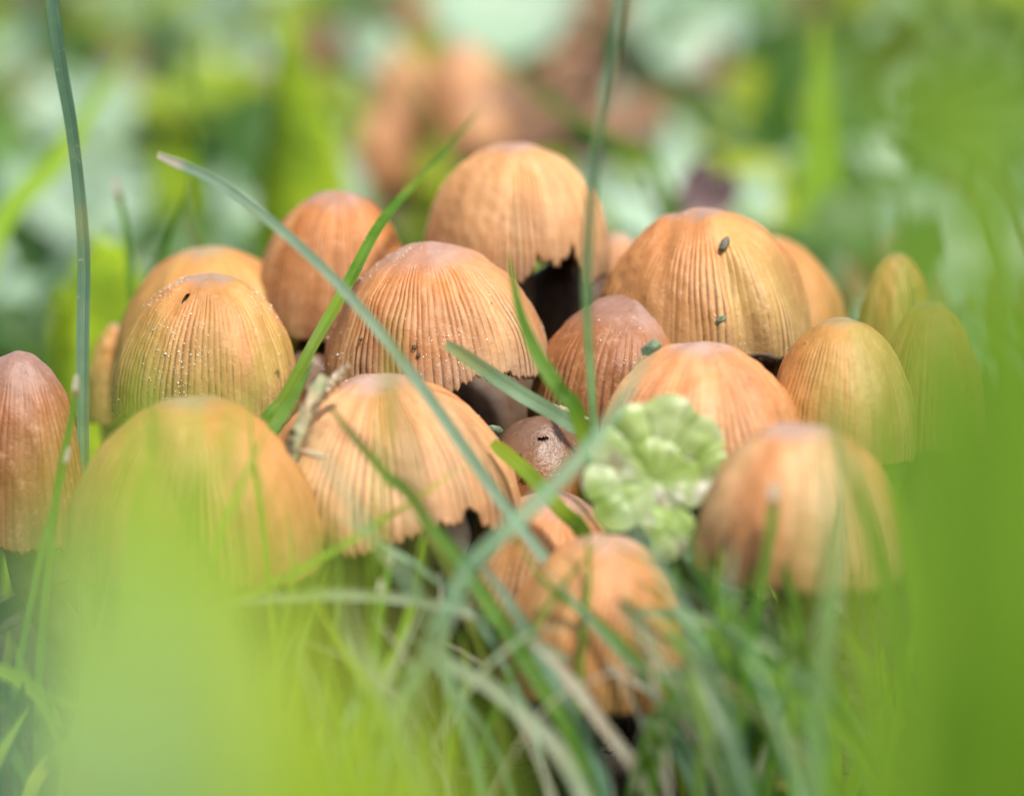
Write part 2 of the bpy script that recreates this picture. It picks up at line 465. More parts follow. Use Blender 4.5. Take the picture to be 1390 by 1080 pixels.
def tube_arrays(path, rad, n=24, m=16, rough=.03, seed=0):
    C = spline(path, n)
    T = np.gradient(C, axis=0); T /= np.linalg.norm(T, axis=1)[:, None] + 1e-9
    ref = np.array([0, 1, 0.0]) if abs(T[:, 1]).mean() < .8 else np.array([1.0, 0, 0])
    S = np.cross(T, ref); S /= np.linalg.norm(S, axis=1)[:, None]; N = np.cross(S, T)
    a = np.linspace(0, 2 * math.pi, m, endpoint=False)
    q = np.interp(np.linspace(0, 1, n), np.linspace(0, 1, len(rad)), rad)
    nz = SN(seed, 2, 10, 1, 4)
    rr = q[:, None] * (1 + rough * 3 * nz(np.cos(a)[None] + 0 * q[:, None], np.linspace(0, 3, n)[:, None] + np.sin(a)[None]))
    V = C[:, None] + S[:, None] * (np.cos(a)[None, :, None] * rr[..., None]) + N[:, None] * (np.sin(a)[None, :, None] * rr[..., None])
    V = V.reshape(-1, 3)
    F = grid_faces(n, m, True)
    V = np.vstack([V, C[0], C[-1]])
    j = np.arange(m); b = n * m
    t1 = np.stack([np.full(m, b), (j + 1) % m, j], -1); t2 = np.stack([np.full(m, b + 1), (n - 1) * m + j, (n - 1) * m + (j + 1) % m], -1)
    return V, [F, np.vstack([t1, t2])]

def rot_xyz(rx, ry, rz=0):
    cx, sx, cy, sy = math.cos(rx), math.sin(rx), math.cos(ry), math.sin(ry)
    return np.array([[1, 0, 0], [0, cx, -sx], [0, sx, cx]]) @ np.array([[cy, 0, sy], [0, 1, 0], [-sy, 0, cy]])

CAPS = {}
def mushroom(key, label, apex, width, rimy, d, mat, tilt=0, gk=.93, nod=0, e=1.0, phimax=98, nrib=84, amp=.022, seed=1,
             group='brown caps of the mushroom cluster', foot=None, flecks=0, squash=1.0, stem_r=.24, gill=None, name='mushroom', stem=None, **kw):
    s = K * d
    Rc = width / 2 * s
    hpx = rimy - apex[1]
    H = max(.5 * Rc, (hpx * s - .17 * Rc) / .985)
    rim_c = P(apex[0], rimy - .17 * width / 2, d)
    A = rot_xyz(R(nod), R(tilt))
    # keep the apex where the photo shows it when the cap leans
    rim_c = rim_c + np.array([0, 0, H]) - A @ np.array([0, 0, H])
    if foot is None: foot = (rim_c[0] * .8, rim_c[1] * .75 + .6)
    base = np.array([foot[0], foot[1], float(gz(foot[0], foot[1])) - .1])
    o = empty(name, base, label, 'mushroom', group)
    cm, tm = cap_mesh(Rc, H, seed, phimax, e, nrib, amp, squash=squash, **kw)
    co = link('cap', cm, mat, o, rim_c - base)
    co.rotation_euler = (R(nod), R(tilt), 0)
    go = link('gills', gill_mesh(Rc, H, tm, phimax, e, squash, k=gk), gill or M_gill, o, rim_c - base)
    go.rotation_euler = co.rotation_euler
    top = rim_c + A @ np.array([0, 0, H * .86]) - base
    mid = rim_c + A @ np.array([0, 0, -.2]) - base
    V, F = tube_arrays([np.zeros(3), mid * np.array([.55, .55, .45]), mid * .98, top], [stem_r * 1.15, stem_r, stem_r * .9, stem_r * .7], 26, 18, .02, seed)
    link('stem', mesh('stem', V, F), stem or M_stem, o)
    CAPS[key] = (rim_c, Rc, H, A, o, base, squash)
    if flecks:
        r_ = np.random.RandomState(seed + 50)
        co_ = np.empty(len(cm.vertices) * 3, np.float32); cm.vertices.foreach_get('co', co_); co_ = co_.reshape(-1, 3) / CM
        no_ = np.empty(len(cm.vertices) * 3, np.float32); cm.vertices.foreach_get('normal', no_); no_ = no_.reshape(-1, 3)
        ok = np.where((co_[:, 1] < .2 * Rc) & (np.arange(len(co_)) < len(co_) - 2 * nrib * kw.get('res', 7)))[0]
        pn = SN(seed + 60, 3, 12, .3, 1.0)
        wgt = np.clip(pn(co_[ok, 0], co_[ok, 1], co_[ok, 2]) + .35, .03, 1) ** 2 * (np.hypot(co_[ok, 0], co_[ok, 1]) / Rc + .02) ** 1.6
        pick = r_.choice(ok, flecks, p=wgt / wgt.sum())
        octv = np.array([[1, 0, 0], [-1, 0, 0], [0, 1, 0], [0, -1, 0], [0, 0, 1], [0, 0, -1.]])
        octf = np.array([[0, 2, 4], [2, 1, 4], [1, 3, 4], [3, 0, 4], [2, 0, 5], [1, 2, 5], [3, 1, 5], [0, 3, 5]])
        sz = r_.gamma(2.0, .0020, flecks)[:, None, None] + .0022
        FV = co_[pick][:, None] + no_[pick][:, None] * .004 + octv[None] * sz * r_.uniform(.6, 1.2, (flecks, 1, 3))
        FF = (octf[None] + 6 * np.arange(flecks)[:, None, None]).reshape(-1, 3)
        f = link('flecks', mesh('flecks', FV.reshape(-1, 3), FF, smooth_shade=False), M_fleck, o, rim_c - base)
        f.rotation_euler = co.rotation_euler
        f['kind'] = 'stuff'
    return o

def surf(key, px, py, lift=0.0):
    """the point of a cap's skin seen at a pixel, with its outward normal"""
    c, Rc, H, A, o, base, sq = CAPS[key]
    q = P(px, py, 40); dr = q - CAMP; dr /= np.linalg.norm(dr)
    S = np.diag([1 / Rc, 1 / (Rc * sq), 1 / H]) @ A.T
    a = S @ (CAMP - c); b = S @ dr
    B = a @ b; Cc = a @ a - 1; D = B * B - (b @ b) * Cc
    t = (-B - math.sqrt(max(D, 0))) / (b @ b)
    p = CAMP + dr * t
    n = S.T @ (S @ (p - c)); n /= np.linalg.norm(n)
    return p + n * lift, n

c_std = cap_material('cap_orange_brown')
c_back = cap_material('cap_pale_tan', apex=(.46, .32, .30), mid=(.66, .35, .14), low=(.54, .29, .13), rim=(.30, .19, .12), blotch=(.72, .54, .27), blot=.85, apex_to=.18)
c_mid = cap_material('cap_pink_topped', apex=(.44, .29, .27), mid=(.60, .225, .065), low=(.46, .21, .075), rim=(.42, .31, .22), groove=(.60, .19, .01), apex_to=.40)
c_red = cap_material('cap_red_brown', apex=(.31, .22, .22), mid=(.32, .11, .035), low=(.29, .115, .035), rim=(.18, .085, .035), groove=(.62, .15, .003), blot=.1, apex_to=.46, lighten=.14, dust=.2)
c_olive = cap_material('cap_olive_gold', apex=(.42, .30, .27), mid=(.60, .25, .075), low=(.46, .235, .08), rim=(.34, .24, .10), blotch=(.52, .42, .13), blot=.6, apex_to=.2)
c_gold = cap_material('cap_golden', apex=(.40, .33, .22), mid=(.62, .275, .07), low=(.54, .26, .075), rim=(.42, .28, .10), blotch=(.46, .42, .12), blot=.6, apex_to=.2)
c_pale = cap_material('cap_pale_pink', apex=(.48, .36, .34), mid=(.68, .29, .11), low=(.58, .265, .10), rim=(.40, .22, .12), groove=(.50, .20, .04), deep=(.17, .09, .05), blotch=(.68, .50, .28), blot=.65, apex_to=.26)
c_dark = cap_material('cap_dark_moist', apex=(.14, .092, .075), mid=(.17, .075, .03), low=(.27, .10, .02), rim=(.12, .05, .02), groove=(.18, .07, .02), blot=.1, apex_to=.6, rough=.22, lighten=.08, dust=.08)
c_inky = cap_material('cap_inky_shade', apex=(.07, .05, .045), mid=(.06, .04, .03), low=(.05, .03, .02), rim=(.03, .02, .015), groove=(.05, .03, .02), blot=.05, rough=.5, lighten=.05, dust=.15)  # decaying cap colour, darkened further to put gap shade into it
c_low = cap_material('cap_low_orange', apex=(.52, .36, .32), mid=(.64, .28, .10), low=(.58, .26, .09), rim=(.44, .24, .08), blotch=(.62, .42, .18), blot=.5, apex_to=.25, lighten=.25)
c_far = cap_material('cap_far_orange', apex=(.50, .33, .27), mid=(.58, .29, .13), low=(.52, .25, .10), rim=(.42, .19, .08), blot=.3)

mushroom('back', 'tallest mushroom at the top of the cluster, pale tan with a torn rim',
         (700, 197), 260, 402, 42.2, c_back, e=1.0, phimax=97, seed=21, start=.10, amp=.026, notches=[(-66, 23, .125, .55), (-50, 8, .06, .8)], jag=.03, nrib=92, flecks=60)
mushroom('leftback', 'orange ribbed mushroom cap behind the long pale blade, left of the tallest mushroom',
         (462, 261), 214, 470, 42.0, c_std, e=1.0, phimax=98, seed=22, nrib=84, start=.10, bulge=.03, tilt=3)
mushroom('farleft', 'golden mushroom cap rising behind the sparkly left mushroom, mostly hidden by it',
         (285, 336), 276, 545, 42.3, c_gold, e=1.05, phimax=96, seed=23, nrib=80, tilt=-2)
mushroom('left', 'left mushroom dusted with glittering white grains, a small hole near its top',
         (288, 374), 246, 585, 39.9, c_olive, e=.97, phimax=100, seed=24, nrib=84, amp=.026, holes=[(-116, .30, 4.5, .06, .5)], flecks=700, tilt=2)
mushroom('centre', 'sharpest mushroom in the middle, pink topped dome with fine ribs and a frayed rim',
         (578, 330), 302, 540, 40.0, c_mid, e=1.12, phimax=93, seed=25, nrib=92, start=.18, amp=.028, jag=.03, flecks=420, tilt=-5, nod=2, notches=[(-62, 20, .05, .5), (-140, 50, .05, .4)])
mushroom('bigright', 'big olive gold mushroom with a deep crease and a dark seed stuck on top',
         (948, 285), 300, 500, 40.7, c_olive, e=1.02, phimax=96, seed=26, nrib=96, amp=.030, tilt=-3, bulge=.045, creases=[(-86, -68, 6, .10, .28, .7), (-72, -50, 14, -.09, .3, .6)], flecks=60)
mushroom('behindright', 'smooth orange mushroom cap half hidden behind the creased olive gold mushroom',
         (1052, 322), 232, 492, 43.6, c_gold, e=1.3, phimax=92, seed=27, nrib=70, amp=.014, tilt=4)
mushroom('red', 'small red brown mushroom with a smooth lilac top, right of the middle mushroom',
         (852, 402), 244, 600, 40.2, c_red, e=1.08, phimax=94, seed=28, nrib=66, start=.32, amp=.028, flecks=240, tilt=4)
mushroom('rightmid', 'broad pale orange mushroom right behind the crinkled scalloped leaf',
         (950, 465), 276, 652, 38.0, c_pale, e=1.02, phimax=96, seed=29, nrib=84, amp=.028, bulge=.045)
mushroom('right', 'blurred golden mushroom right of the crinkled leaf, behind the front right mushroom',
         (1140, 433), 210, 640, 38.6, c_gold, e=1.0, phimax=97, seed=30, nrib=76)
mushroom('frontright', 'blurred pale pink mushroom at the front right, partly behind tall grass',
         (1082, 576), 284, 800, 35.3, c_pale, e=.95, phimax=96, seed=31, nrib=84, bulge=.045)
mushroom('front', 'wide bell shaped front mushroom with a pale top and ragged rim over a dark hollow',
         (516, 507), 392, 748, 38.2, c_pale, e=1.22, phimax=91, seed=32, nrib=100, start=.08, amp=.030, jag=.045, tilt=-3, bulge=.045, notches=[(-52, 5, .07, .7), (-84, 12, .04, .5), (-60, 24, .05, .6)], flecks=60)
mushroom('dark', 'small dark moist mushroom with rusty holes, under the frayed rim of the middle mushroom',
         (732, 564), 178, 745, 39.0, c_dark, e=1.0, phimax=97, seed=33, nrib=50, amp=.010, start=.5, flecks=14, gill=M_gill_rust, gk=.97, nt=90,
         holes=[(-84, .33, 13, .03, .2), (-122, .50, 15, .055, .5), (-106, .62, 8, .03, .2), (-130, .86, 15, .09, .4)])
mushroom('lowback', 'small pink topped mushroom low in the grass, just behind the lowest front mushroom',
         (764, 668), 244, 850, 38.1, c_mid, e=1.05, phimax=96, seed=34, nrib=70, tilt=10)
mushroom('low', 'lowest front mushroom, orange brown and crossed by blades, with a white dry blade below it',
         (828, 726), 262, 960, 36.0, c_low, e=.98, phimax=96, seed=35, nrib=76, tilt=8)
mushroom('leftfront', 'large golden mushroom at the front left behind a veil of yellow green grass',
         (268, 537), 348, 800, 36.9, c_gold, e=1.08, phimax=95, seed=36, nrib=92, gk=.985, gill=simple('gills_gold', (.46, .28, .06), (.34, .20, .04), 300, .7))
mushroom('edgeleft', 'reddish mushroom at the left edge behind the tall blue green blade',
         (32, 478), 200, 750, 39.0, c_red, e=1.05, phimax=96, seed=37, nrib=64, start=.2)
mushroom('tinyleft', 'small yellow mushroom cap peeping out beside the golden mushroom on the left',
         (160, 440), 84, 580, 42.5, c_gold, e=1.05, phimax=97, seed=38, nrib=50)
mushroom('rightsmall', 'small yellowish mushroom at the far right, above the golden one, veiled by near grass',
         (1218, 346), 112, 520, 43.0, c_gold, e=1.0, phimax=97, seed=40, nrib=50, foot=None)
mushroom('rightsmall2', 'blurred yellow green tinted mushroom at the far right under the small yellowish one',
         (1262, 410), 150, 620, 41.5, c_gold, e=1.05, phimax=97, seed=41, nrib=50)
mushroom('gap', 'orange mushroom glimpsed in the gap between the tallest mushroom and the creased one',
         (838, 318), 80, 420, 44.5, c_far, e=1.0, phimax=98, seed=42, nrib=50)
mushroom('brownright', 'dark brown mushroom cap wedged under the creased olive gold mushroom on the right',
         (1072, 448), 120, 560, 41.2, c_dark, e=.9, phimax=100, seed=43, nrib=60, start=.3)
mushroom('brownleft', 'dark brown mushroom in the shade between the left and the middle mushrooms',
         (420, 478), 110, 620, 41.4, c_dark, e=.85, phimax=104, seed=44, nrib=60, amp=.03, flecks=60)
mushroom('shade', 'added black mushroom filling the shaded gap under the frayed rim of the middle mushroom',
         (640, 480), 210, 660, 42.4, c_inky, e=.85, phimax=104, seed=46, nrib=60, amp=.03, jag=.05)  # added cap, its black colour stands in for shade in the gap
mushroom('inky', 'blackish decaying mushroom in the hollow under the tallest mushroom',
         (768, 352), 150, 540, 43.6, c_inky, e=.8, phimax=104, seed=45, nrib=60, amp=.03, jag=.06)
# a second cluster out of focus behind
for k, (ax, ay, wd, ry, d, lab) in enumerate([
        (520, 150, 84, 262, 58, 'pale orange mushroom of the blurred cluster behind, lowest and farthest to the left'),
        (548, 70, 96, 175, 61, 'pinkish mushroom of the blurred cluster behind, above the lowest one'),
        (628, 60, 130, 205, 59, 'biggest blurred orange mushroom behind the top of the cluster'),
        (650, 140, 92, 230, 57, 'darker orange mushroom of the blurred cluster behind, just above the tallest mushroom'),
        (780, 66, 104, 132, 63, 'peach coloured blurred mushroom standing apart from the cluster behind'),
        (590, -10, 100, 80, 65, 'blurred brown mushroom at the very back of the cluster behind')]):
    mushroom('bg%d' % k, lab, (ax, ay), wd, ry, d + 4, c_far, e=1.0, phimax=98, seed=60 + k, nrib=40, res=5, nt=24, group='blurred mushroom cluster behind',
             foot=(P(ax, ay, d)[0] * .95, P(ax, ay, d)[1] + .5))

# ------------------------------------------------------------------ debris on the caps
def pebble_mesh(name, rad, seed, n=14, rough=.25, sub=24):
    th = np.linspace(0, math.pi, n)[1:-1]; ph = np.linspace(0, 2 * math.pi, sub, endpoint=False)
    Tt, Pp = np.meshgrid(th, ph, indexing='ij')
    D = np.stack([np.sin(Tt) * np.cos(Pp), np.sin(Tt) * np.sin(Pp), np.cos(Tt)], -1)
    D = np.concatenate([D.reshape(-1, 3), [[0, 0, 1], [0, 0, -1.]]])
    nz = SN(seed, 3, 12, .2, .8); nz2 = SN(seed + 1, 3, 12, .8, 2)
    V = D * np.array(rad) * (1 + rough * nz(*D.T) + rough * .5 * nz2(*D.T))[:, None]
    m = len(th); F = grid_faces(m, sub, True)
    j = np.arange(sub); b = m * sub
    t1 = np.stack([np.full(sub, b), j, (j + 1) % sub], -1); t2 = np.stack([np.full(sub, b + 1), (m - 1) * sub + (j + 1) % sub, (m - 1) * sub + j], -1)
    return mesh(name, V, [F, np.vstack([t1, t2])])

def speck(label, key, px, py, size, mat, ang=0, seed=1, name='seed', cat='seed', rough=.25):
    p, n = surf(key, px, py, min(size) * K * 38.8 * .55)
    s = K * 38.8
    o = link(name, pebble_mesh(name, [size[0] * s / 2, size[2] * s / 2, size[1] * s / 2], seed, rough=rough), mat, loc=p)
    q = Vector(n).to_track_quat('-Y', 'Z').to_matrix().to_4x4()
    from mathutils import Matrix
    o.rotation_euler = (q @ Matrix.Rotation(R(ang), 4, 'Y')).to_euler()
    return tag(o, label, cat)

speck('grey brown pointed seed stuck high on the creased olive gold mushroom', 'bigright', 983, 334, (30, 12, 9), M_seed, -55, 3, rough=.12)
speck('small green crumb lower on the creased olive gold mushroom, left of its crease', 'bigright', 977, 435, (16, 8, 7), M_mossgrey, -35, 4, 'crumb', 'crumb')
speck('tiny dark crumb near the top of the creased olive gold mushroom', 'bigright', 964, 296, (8, 5, 4), M_seed, 0, 5, 'crumb', 'crumb')
speck('grey green tuft of moss lying on top of the broad pale orange mushroom', 'rightmid', 890, 478, (32, 24, 16), M_mossgrey, 0, 6, 'moss_tuft', 'moss', rough=.4)
speck('black grain on the middle of the sharpest mushroom', 'centre', 563, 472, (6, 6, 5), M_crumb, 0, 7, 'crumb', 'crumb')
speck('dark grain just below the black grain on the sharpest mushroom', 'centre', 568, 483, (5, 7, 4), M_crumb, 0, 8, 'crumb', 'crumb')
speck('lone dark grain on the left side of the sharpest mushroom', 'centre', 491, 461, (5, 5, 4), M_crumb, 0, 9, 'crumb', 'crumb')

def tubeobj(name, label, pix, radpx, mat, cat, seed=1, rough=.06, m=14, n=40):
    pts = [P(*q) for q in pix]; s = K * np.mean([q[2] for q in pix])
    V, F = tube_arrays(pts, [r * s for r in radpx], n, m, rough, seed)
    return tag(link(name, mesh(name, V - pts[0], F), mat, loc=pts[0]), label, cat)

def twig_mat():
    M = Mat('twig_bark')
    n = M.noise(260, 4, .7); n2 = M.noise(110, 2)
    c = M.mix(M.ramp(n2, .42, .58), (.46, .36, .22), (.26, .30, .16))
    c = M.mix(M.ramp(n, .50, .60), c, (.05, .03, .015))
    M.set(M.b.inputs['Base Color'], c); M.b.inputs['Roughness'].default_value = .7
    M.set(M.b.inputs['Normal'], M.bump(n, .8, .0005))
    return M.m
M_twig = twig_mat()
tubeobj('broken_twig', 'mottled broken twig with dark bark spots, leaning across the left flank of the front mushroom',
        [(340, 745, 36.6), (376, 668, 36.6), (400, 600, 36.7), (422, 550, 36.8), (438, 508, 36.9)], [8, 9, 9, 10, 10, 11, 8], M_twig, 'twig', 3, .09)
tubeobj('broken_twig', 'short pale split twig lying behind the mottled twig at the top of the front mushroom',
        [(428, 548, 37.2), (450, 522, 37.2), (473, 496, 37.1)], [4, 7, 7, 4], M_straw, 'twig', 5, .12)
tubeobj('straw_fragment', 'tiny white sliver of straw stuck on the front mushroom beside the twig',
        [(404, 611, 36.75), (424, 616, 36.55), (443, 621, 36.45)], [3, 4, 4, 2.5], M_straw, 'straw', 6, .1)
tubeobj('bark_sliver', 'curled brown sliver between the small red brown and the dark moist mushroom',
        [(752, 549, 38.6), (772, 562, 38.3), (800, 569, 38.2)], [1.5, 6, 2], M_straw, 'bark sliver', 7, .12)
o = link('moss_tuft', pebble_mesh('moss_tuft', [.16, .12, .12], 31, rough=.5), M_mossgrey, loc=P(655, 590, 38.7)); tag(o, 'small grey crumb of moss wedged behind the right shoulder of the front mushroom', 'moss')
o = link('soil_clod', pebble_mesh('soil_clod', [.16, .10, .07], 32, rough=.5), M_crumb, loc=P(1030, 484, 39.6)); tag(o, 'dark soil crumb at the foot of the crease in the olive gold mushroom', 'soil crumb')

# ------------------------------------------------------------------ leaves
def round_leaf(name, rad, lobes=12, seed=1, cup=.25, nr=9, na=72, scall=.07):
    a = np.linspace(0, 2 * math.pi, na, endpoint=False); r = np.linspace(0, 1, nr)[1:]
    nz = SN(seed, 2, 10, .2, .7)
    edge = (1 + scall * np.abs(np.sin(lobes * a / 2)) - scall) * (1 - .55 * np.exp(-((np.abs(a - math.pi)) / .22) ** 2) * 0)
    edge = edge * (1 - .75 * np.exp(-(((a + math.pi / 2) % (2 * math.pi) - math.pi) / .20) ** 2))
    Rr = r[:, None] * edge[None]
    X = Rr * np.cos(a); Y = Rr * np.sin(a)
    Z = cup * Rr ** 2 + .10 * nz(X, Y) + .035 * np.cos(lobes * a)[None] * Rr
    V = np.concatenate([[[0, 0, 0]], np.stack([X, Y, Z], -1).reshape(-1, 3)]) * rad
    j = np.arange(na)
    return mesh(name, V, [grid_faces(nr - 1, na, True)[:, ::-1] + 1, np.stack([np.zeros(na, int), 1 + j, 1 + (j + 1) % na], -1)])

def crinkled_leaf(label, px, py, d, rpx, seed, lobes=9, tilt=0):
    s = K * d; rad = rpx * s
    na, nr = 220, 44
    a = np.linspace(0, 2 * math.pi, na, endpoint=False); r = np.linspace(0, 1, nr)[1:]
    aw = a + .13 * np.sin(2 * a + seed) + .10 * np.sin(3 * a + 2)
    lob = np.abs(np.cos(lobes * aw / 2 + .3)) ** .5
    edge = (.78 + .22 * lob) * (1 + .07 * np.sin(2 * a + seed * 2) + .05 * np.sin(5 * a))
    edge *= 1 - .35 * np.exp(-(((a + math.pi / 2 + .2) + math.pi) % (2 * math.pi) - math.pi) ** 2 / .05)
    Rr = r[:, None] * edge[None]
    X = Rr * np.cos(a) * .88; Y = Rr * np.sin(a) * 1.08
    nz = SN(seed, 2, 14, .7, 1.8); nz2 = SN(seed + 1, 2, 14, 2, 4)
    bub = lob[None] * np.exp(-((r[:, None] - .84) / .20) ** 2) * .15
    bub2 = .11 * np.abs(nz(X * 1.1 + 3, Y * 1.1))
    Z = bub + bub2 - .22 * Rr ** 2 + .05 * nz(X, Y) + .03 * nz2(X, Y)
    V = np.concatenate([[[0, 0, 0]], np.stack([X, Y, Z], -1).reshape(-1, 3)]) * rad
    j = np.arange(na)
    M = Mat('crinkled_leaf')
    n = M.noise(420, 4, .6); n2 = M.noise(180, 2)
    c = M.mix(M.ramp(n2, .4, .62), (.30, .50, .10), (.46, .64, .28))
    c = M.mix(M.ramp(M.attr('vein'), .25, .9), c, (.13, .21, .04))
    c = M.mix(M.math('MULTIPLY', M.ramp(n, .60, .68), .7), c, (.60, .62, .52))
    M.set(M.b.inputs['Base Color'], c); M.b.inputs['Roughness'].default_value = .32
    M.set(M.b.inputs['Normal'], M.bump(n, .6, .0004))
    tr = M.node('ShaderNodeBsdfTranslucent'); M.set(tr.inputs[0], c)
    ms = M.node('ShaderNodeMixShader'); ms.inputs[0].default_value = .3
    M.l.new(M.b.outputs[0], ms.inputs[1]); M.l.new(tr.outputs[0], ms.inputs[2]); M.l.new(ms.outputs[0], M.out.inputs[0])
    vein = np.concatenate([[.6], np.clip((1 - (lob[None] * np.ones((nr - 1, 1)))) * smooth(r[:, None], .35, .8) * .9 + .5 * np.exp(-(r[:, None] / .3) ** 2) + .5 * np.clip(.12 - np.abs(nz(X * 1.1 + 3, Y * 1.1)), 0, 1) * 6, 0, 1).ravel()])
    c0 = P(px, py, d)
    foot = np.array([c0[0] + .3, c0[1] + .8, 0]); foot[2] = float(gz(foot[0], foot[1])) - .1
    o = empty('scalloped_leaf_plant', foot, label, 'leaf')
    lf = link('leaf', mesh('leaf', V * [1, 1, .62], [grid_faces(nr - 1, na, True)[:, ::-1] + 1, np.stack([np.zeros(na, int), 1 + j, 1 + (j + 1) % na], -1)], dict(vein=vein)), M.m, o, c0 - foot)
    lf.rotation_euler = (R(68), R(tilt), 0)
    V, F = tube_arrays([np.zeros(3), (c0 - foot) * np.array([.9, 1, .5]), c0 - foot + np.array([0, .05, -.02])], [.06, .05, .04], 16, 8)
    link('leaf_stalk', mesh('leaf_stalk', V, F), L['mid'], o)
def lobed_leaf(label, stalk_to, d, lobes, seed, shift=0.0):
    """one thin quilted leaf blade whose rounded lobes are the given circles"""
    s_ = K * d
    M = Mat('lobed_leaf')
    n = M.noise(420, 4, .6); n2 = M.noise(130, 3)
    c = M.mix(M.ramp(n2, .38, .64), (.34, .50, .12), (.54, .67, .36))
    c = M.mix(M.ramp(M.attr('vein'), .1, .9), c, (.15, .25, .03))
    c = M.mix(M.math('MULTIPLY', M.ramp(M.noise(300, 3, .6), .56, .66), .8), c, (.66, .66, .56))
    c = M.mix(M.math('MULTIPLY', M.ramp(M.noise(210, 2, .5), .60, .68), .6), c, (.30, .20, .14))
    M.set(M.b.inputs['Base Color'], c); M.b.inputs['Roughness'].default_value = .34
    M.set(M.b.inputs['Normal'], M.bump(n, .6, .0003))
    tr = M.node('ShaderNodeBsdfTranslucent'); M.set(tr.inputs[0], c)
    ms = M.node('ShaderNodeMixShader'); ms.inputs[0].default_value = .4
    M.l.new(M.b.outputs[0], ms.inputs[1]); M.l.new(tr.outputs[0], ms.inputs[2]); M.l.new(ms.outputs[0], M.out.inputs[0])
    c0 = P(stalk_to[0], stalk_to[1], d)
    foot = np.array([c0[0] + .2, c0[1] + .5, 0]); foot[2] = float(gz(foot[0], foot[1])) - .1
    o = empty('lobed_leaf_plant', foot, label, 'leaf')
    Lb = np.array(lobes, float)
    Lx = (Lb[:, 0] - stalk_to[0]) * s_; Ly = -(Lb[:, 1] - stalk_to[1]) * s_; Lr = Lb[:, 2] * s_
    na, nr = 260, 60
    a = np.linspace(0, 2 * math.pi, na, endpoint=False)
    # outline: how far each direction stays inside the lobes
    q = np.linspace(0, 1.6, 240)
    gx = q[:, None] * np.cos(a); gy = q[:, None] * np.sin(a)
    ins = (((gx[..., None] - Lx) ** 2 + (gy[..., None] - Ly) ** 2) < Lr ** 2).any(-1)
    edge = q[(ins * np.arange(240)[:, None]).max(0)]
    edge = np.convolve(np.concatenate([edge[-1:], edge, edge[:1]]), [.25, .5, .25], 'valid')
    kk = np.hanning(61); kk /= kk.sum()
    edge = .68 * edge + .32 * np.convolve(np.concatenate([edge[-30:], edge, edge[:30]]), kk, 'valid') + .02
    r = np.linspace(0, 1, nr)[1:]
    X = r[:, None] * edge * np.cos(a); Y = r[:, None] * edge * np.sin(a)
    D = np.sqrt((X[..., None] - Lx) ** 2 + (Y[..., None] - Ly) ** 2) / Lr
    Ds = np.sort(D, -1)
    dome = np.clip(1 - Ds[..., 0] ** 2, -.2, 1)
    seam = np.exp(-((Ds[..., 1] - Ds[..., 0]) / .16) ** 2)
    nz = SN(seed, 2, 12, .8, 2.0); nz2 = SN(seed + 4, 2, 12, 3, 6)
    Z = .022 * dome - .008 * seam + .020 * nz(X, Y) + .006 * nz2(X, Y) + .02 * r[:, None] * np.abs(np.sin(6 * a)) + .12 * (X ** 2 + Y ** 2) * math.cos(seed)
    V = np.concatenate([[[0, 0, Z[0].mean()]], np.stack([X, Y, Z], -1).reshape(-1, 3)])
    j = np.arange(na)
    me = mesh('leaf', V, [grid_faces(nr - 1, na, True)[:, ::-1] + 1, np.stack([np.zeros(na, int), 1 + j, 1 + (j + 1) % na], -1)], dict(vein=np.concatenate([[.5], (.8 * np.exp(-(np.sin(6 * a + .35 * np.sin(5 * r[:, None])) / .16) ** 2) * (1 - .6 * r[:, None]) + seam * .45 * smooth(r, .3, .9)[:, None] + .35 * np.clip(nz(X, Y), 0, 1)).ravel()])))
    lf = link('leaf', me, M.m, o, c0 - foot)
    lf.rotation_euler = (R(72), R(-4), 0)
    V, F = tube_arrays([np.zeros(3), (c0 - foot) * np.array([.9, 1, .5]), c0 - foot + np.array([0, .08, 0])], [.07, .06, .045], 16, 8)
    link('leaf_stalk', mesh('leaf_stalk', V, F), L['mid'], o)
lobed_leaf('light green scalloped leaf of rounded lobes standing before the broad pale orange mushroom', (890, 655), 35.9,
           [(868, 574, 27), (915, 568, 34), (955, 600, 31), (836, 606, 29), (818, 650, 27), (834, 690, 29), (972, 645, 25),
            (890, 625, 34), (872, 672, 34), (926, 658, 34), (900, 700, 26), (862, 640, 26)], 11)
lobed_leaf('smaller pale green lobed leaf trailing just below the scalloped one', (918, 722), 35.6, [(898, 708, 22), (920, 720, 26), (906, 738, 20)], 61)

def plant(label, group, x, y, h, n, size, mats, leafs, seed, cat='leafy plant', name='leafy_plant'):
    r_ = random.Random(seed)
    z = float(gz(x, y))
    o = empty(name, (x, y, z - .1), label, cat, group)
    for k in range(n):
        a = r_.uniform(0, 2 * math.pi); rr = r_.uniform(.1, 1) * h * .6
        hh = h * r_.uniform(.45, 1.0)
        tip = np.array([rr * math.cos(a), rr * math.sin(a), hh])
        me = r_.choice(leafs[r_.choice(mats)])
        l = link('leaf', me, None, o, tip)
        sz = size * r_.uniform(.7, 1.25); l.scale = (sz, sz, sz)
        l.rotation_euler = (r_.uniform(.1, 1.0), r_.uniform(-.5, .5), r_.uniform(0, 6.28) if r_.random() < .3 else r_.uniform(-.8, .8))
    V, F = tube_arrays([np.zeros(3), np.array([0.1, .1, h * .5]), np.array([r_.uniform(-.3, .3), 0.1, h * .8])], [.08, .06, .03], 8, 6)
    link('stalk', mesh('stalk', V, F), L['mid'], o)
    return o

LEAFS = {}
for k in L:
    LEAFS[k] = []
    for q in range(2):
        me = round_leaf('leaf', 1.0, 12, 70 + q, cup=.2 + .2 * q)
        me.materials.append(L[k]); LEAFS[k].append(me)

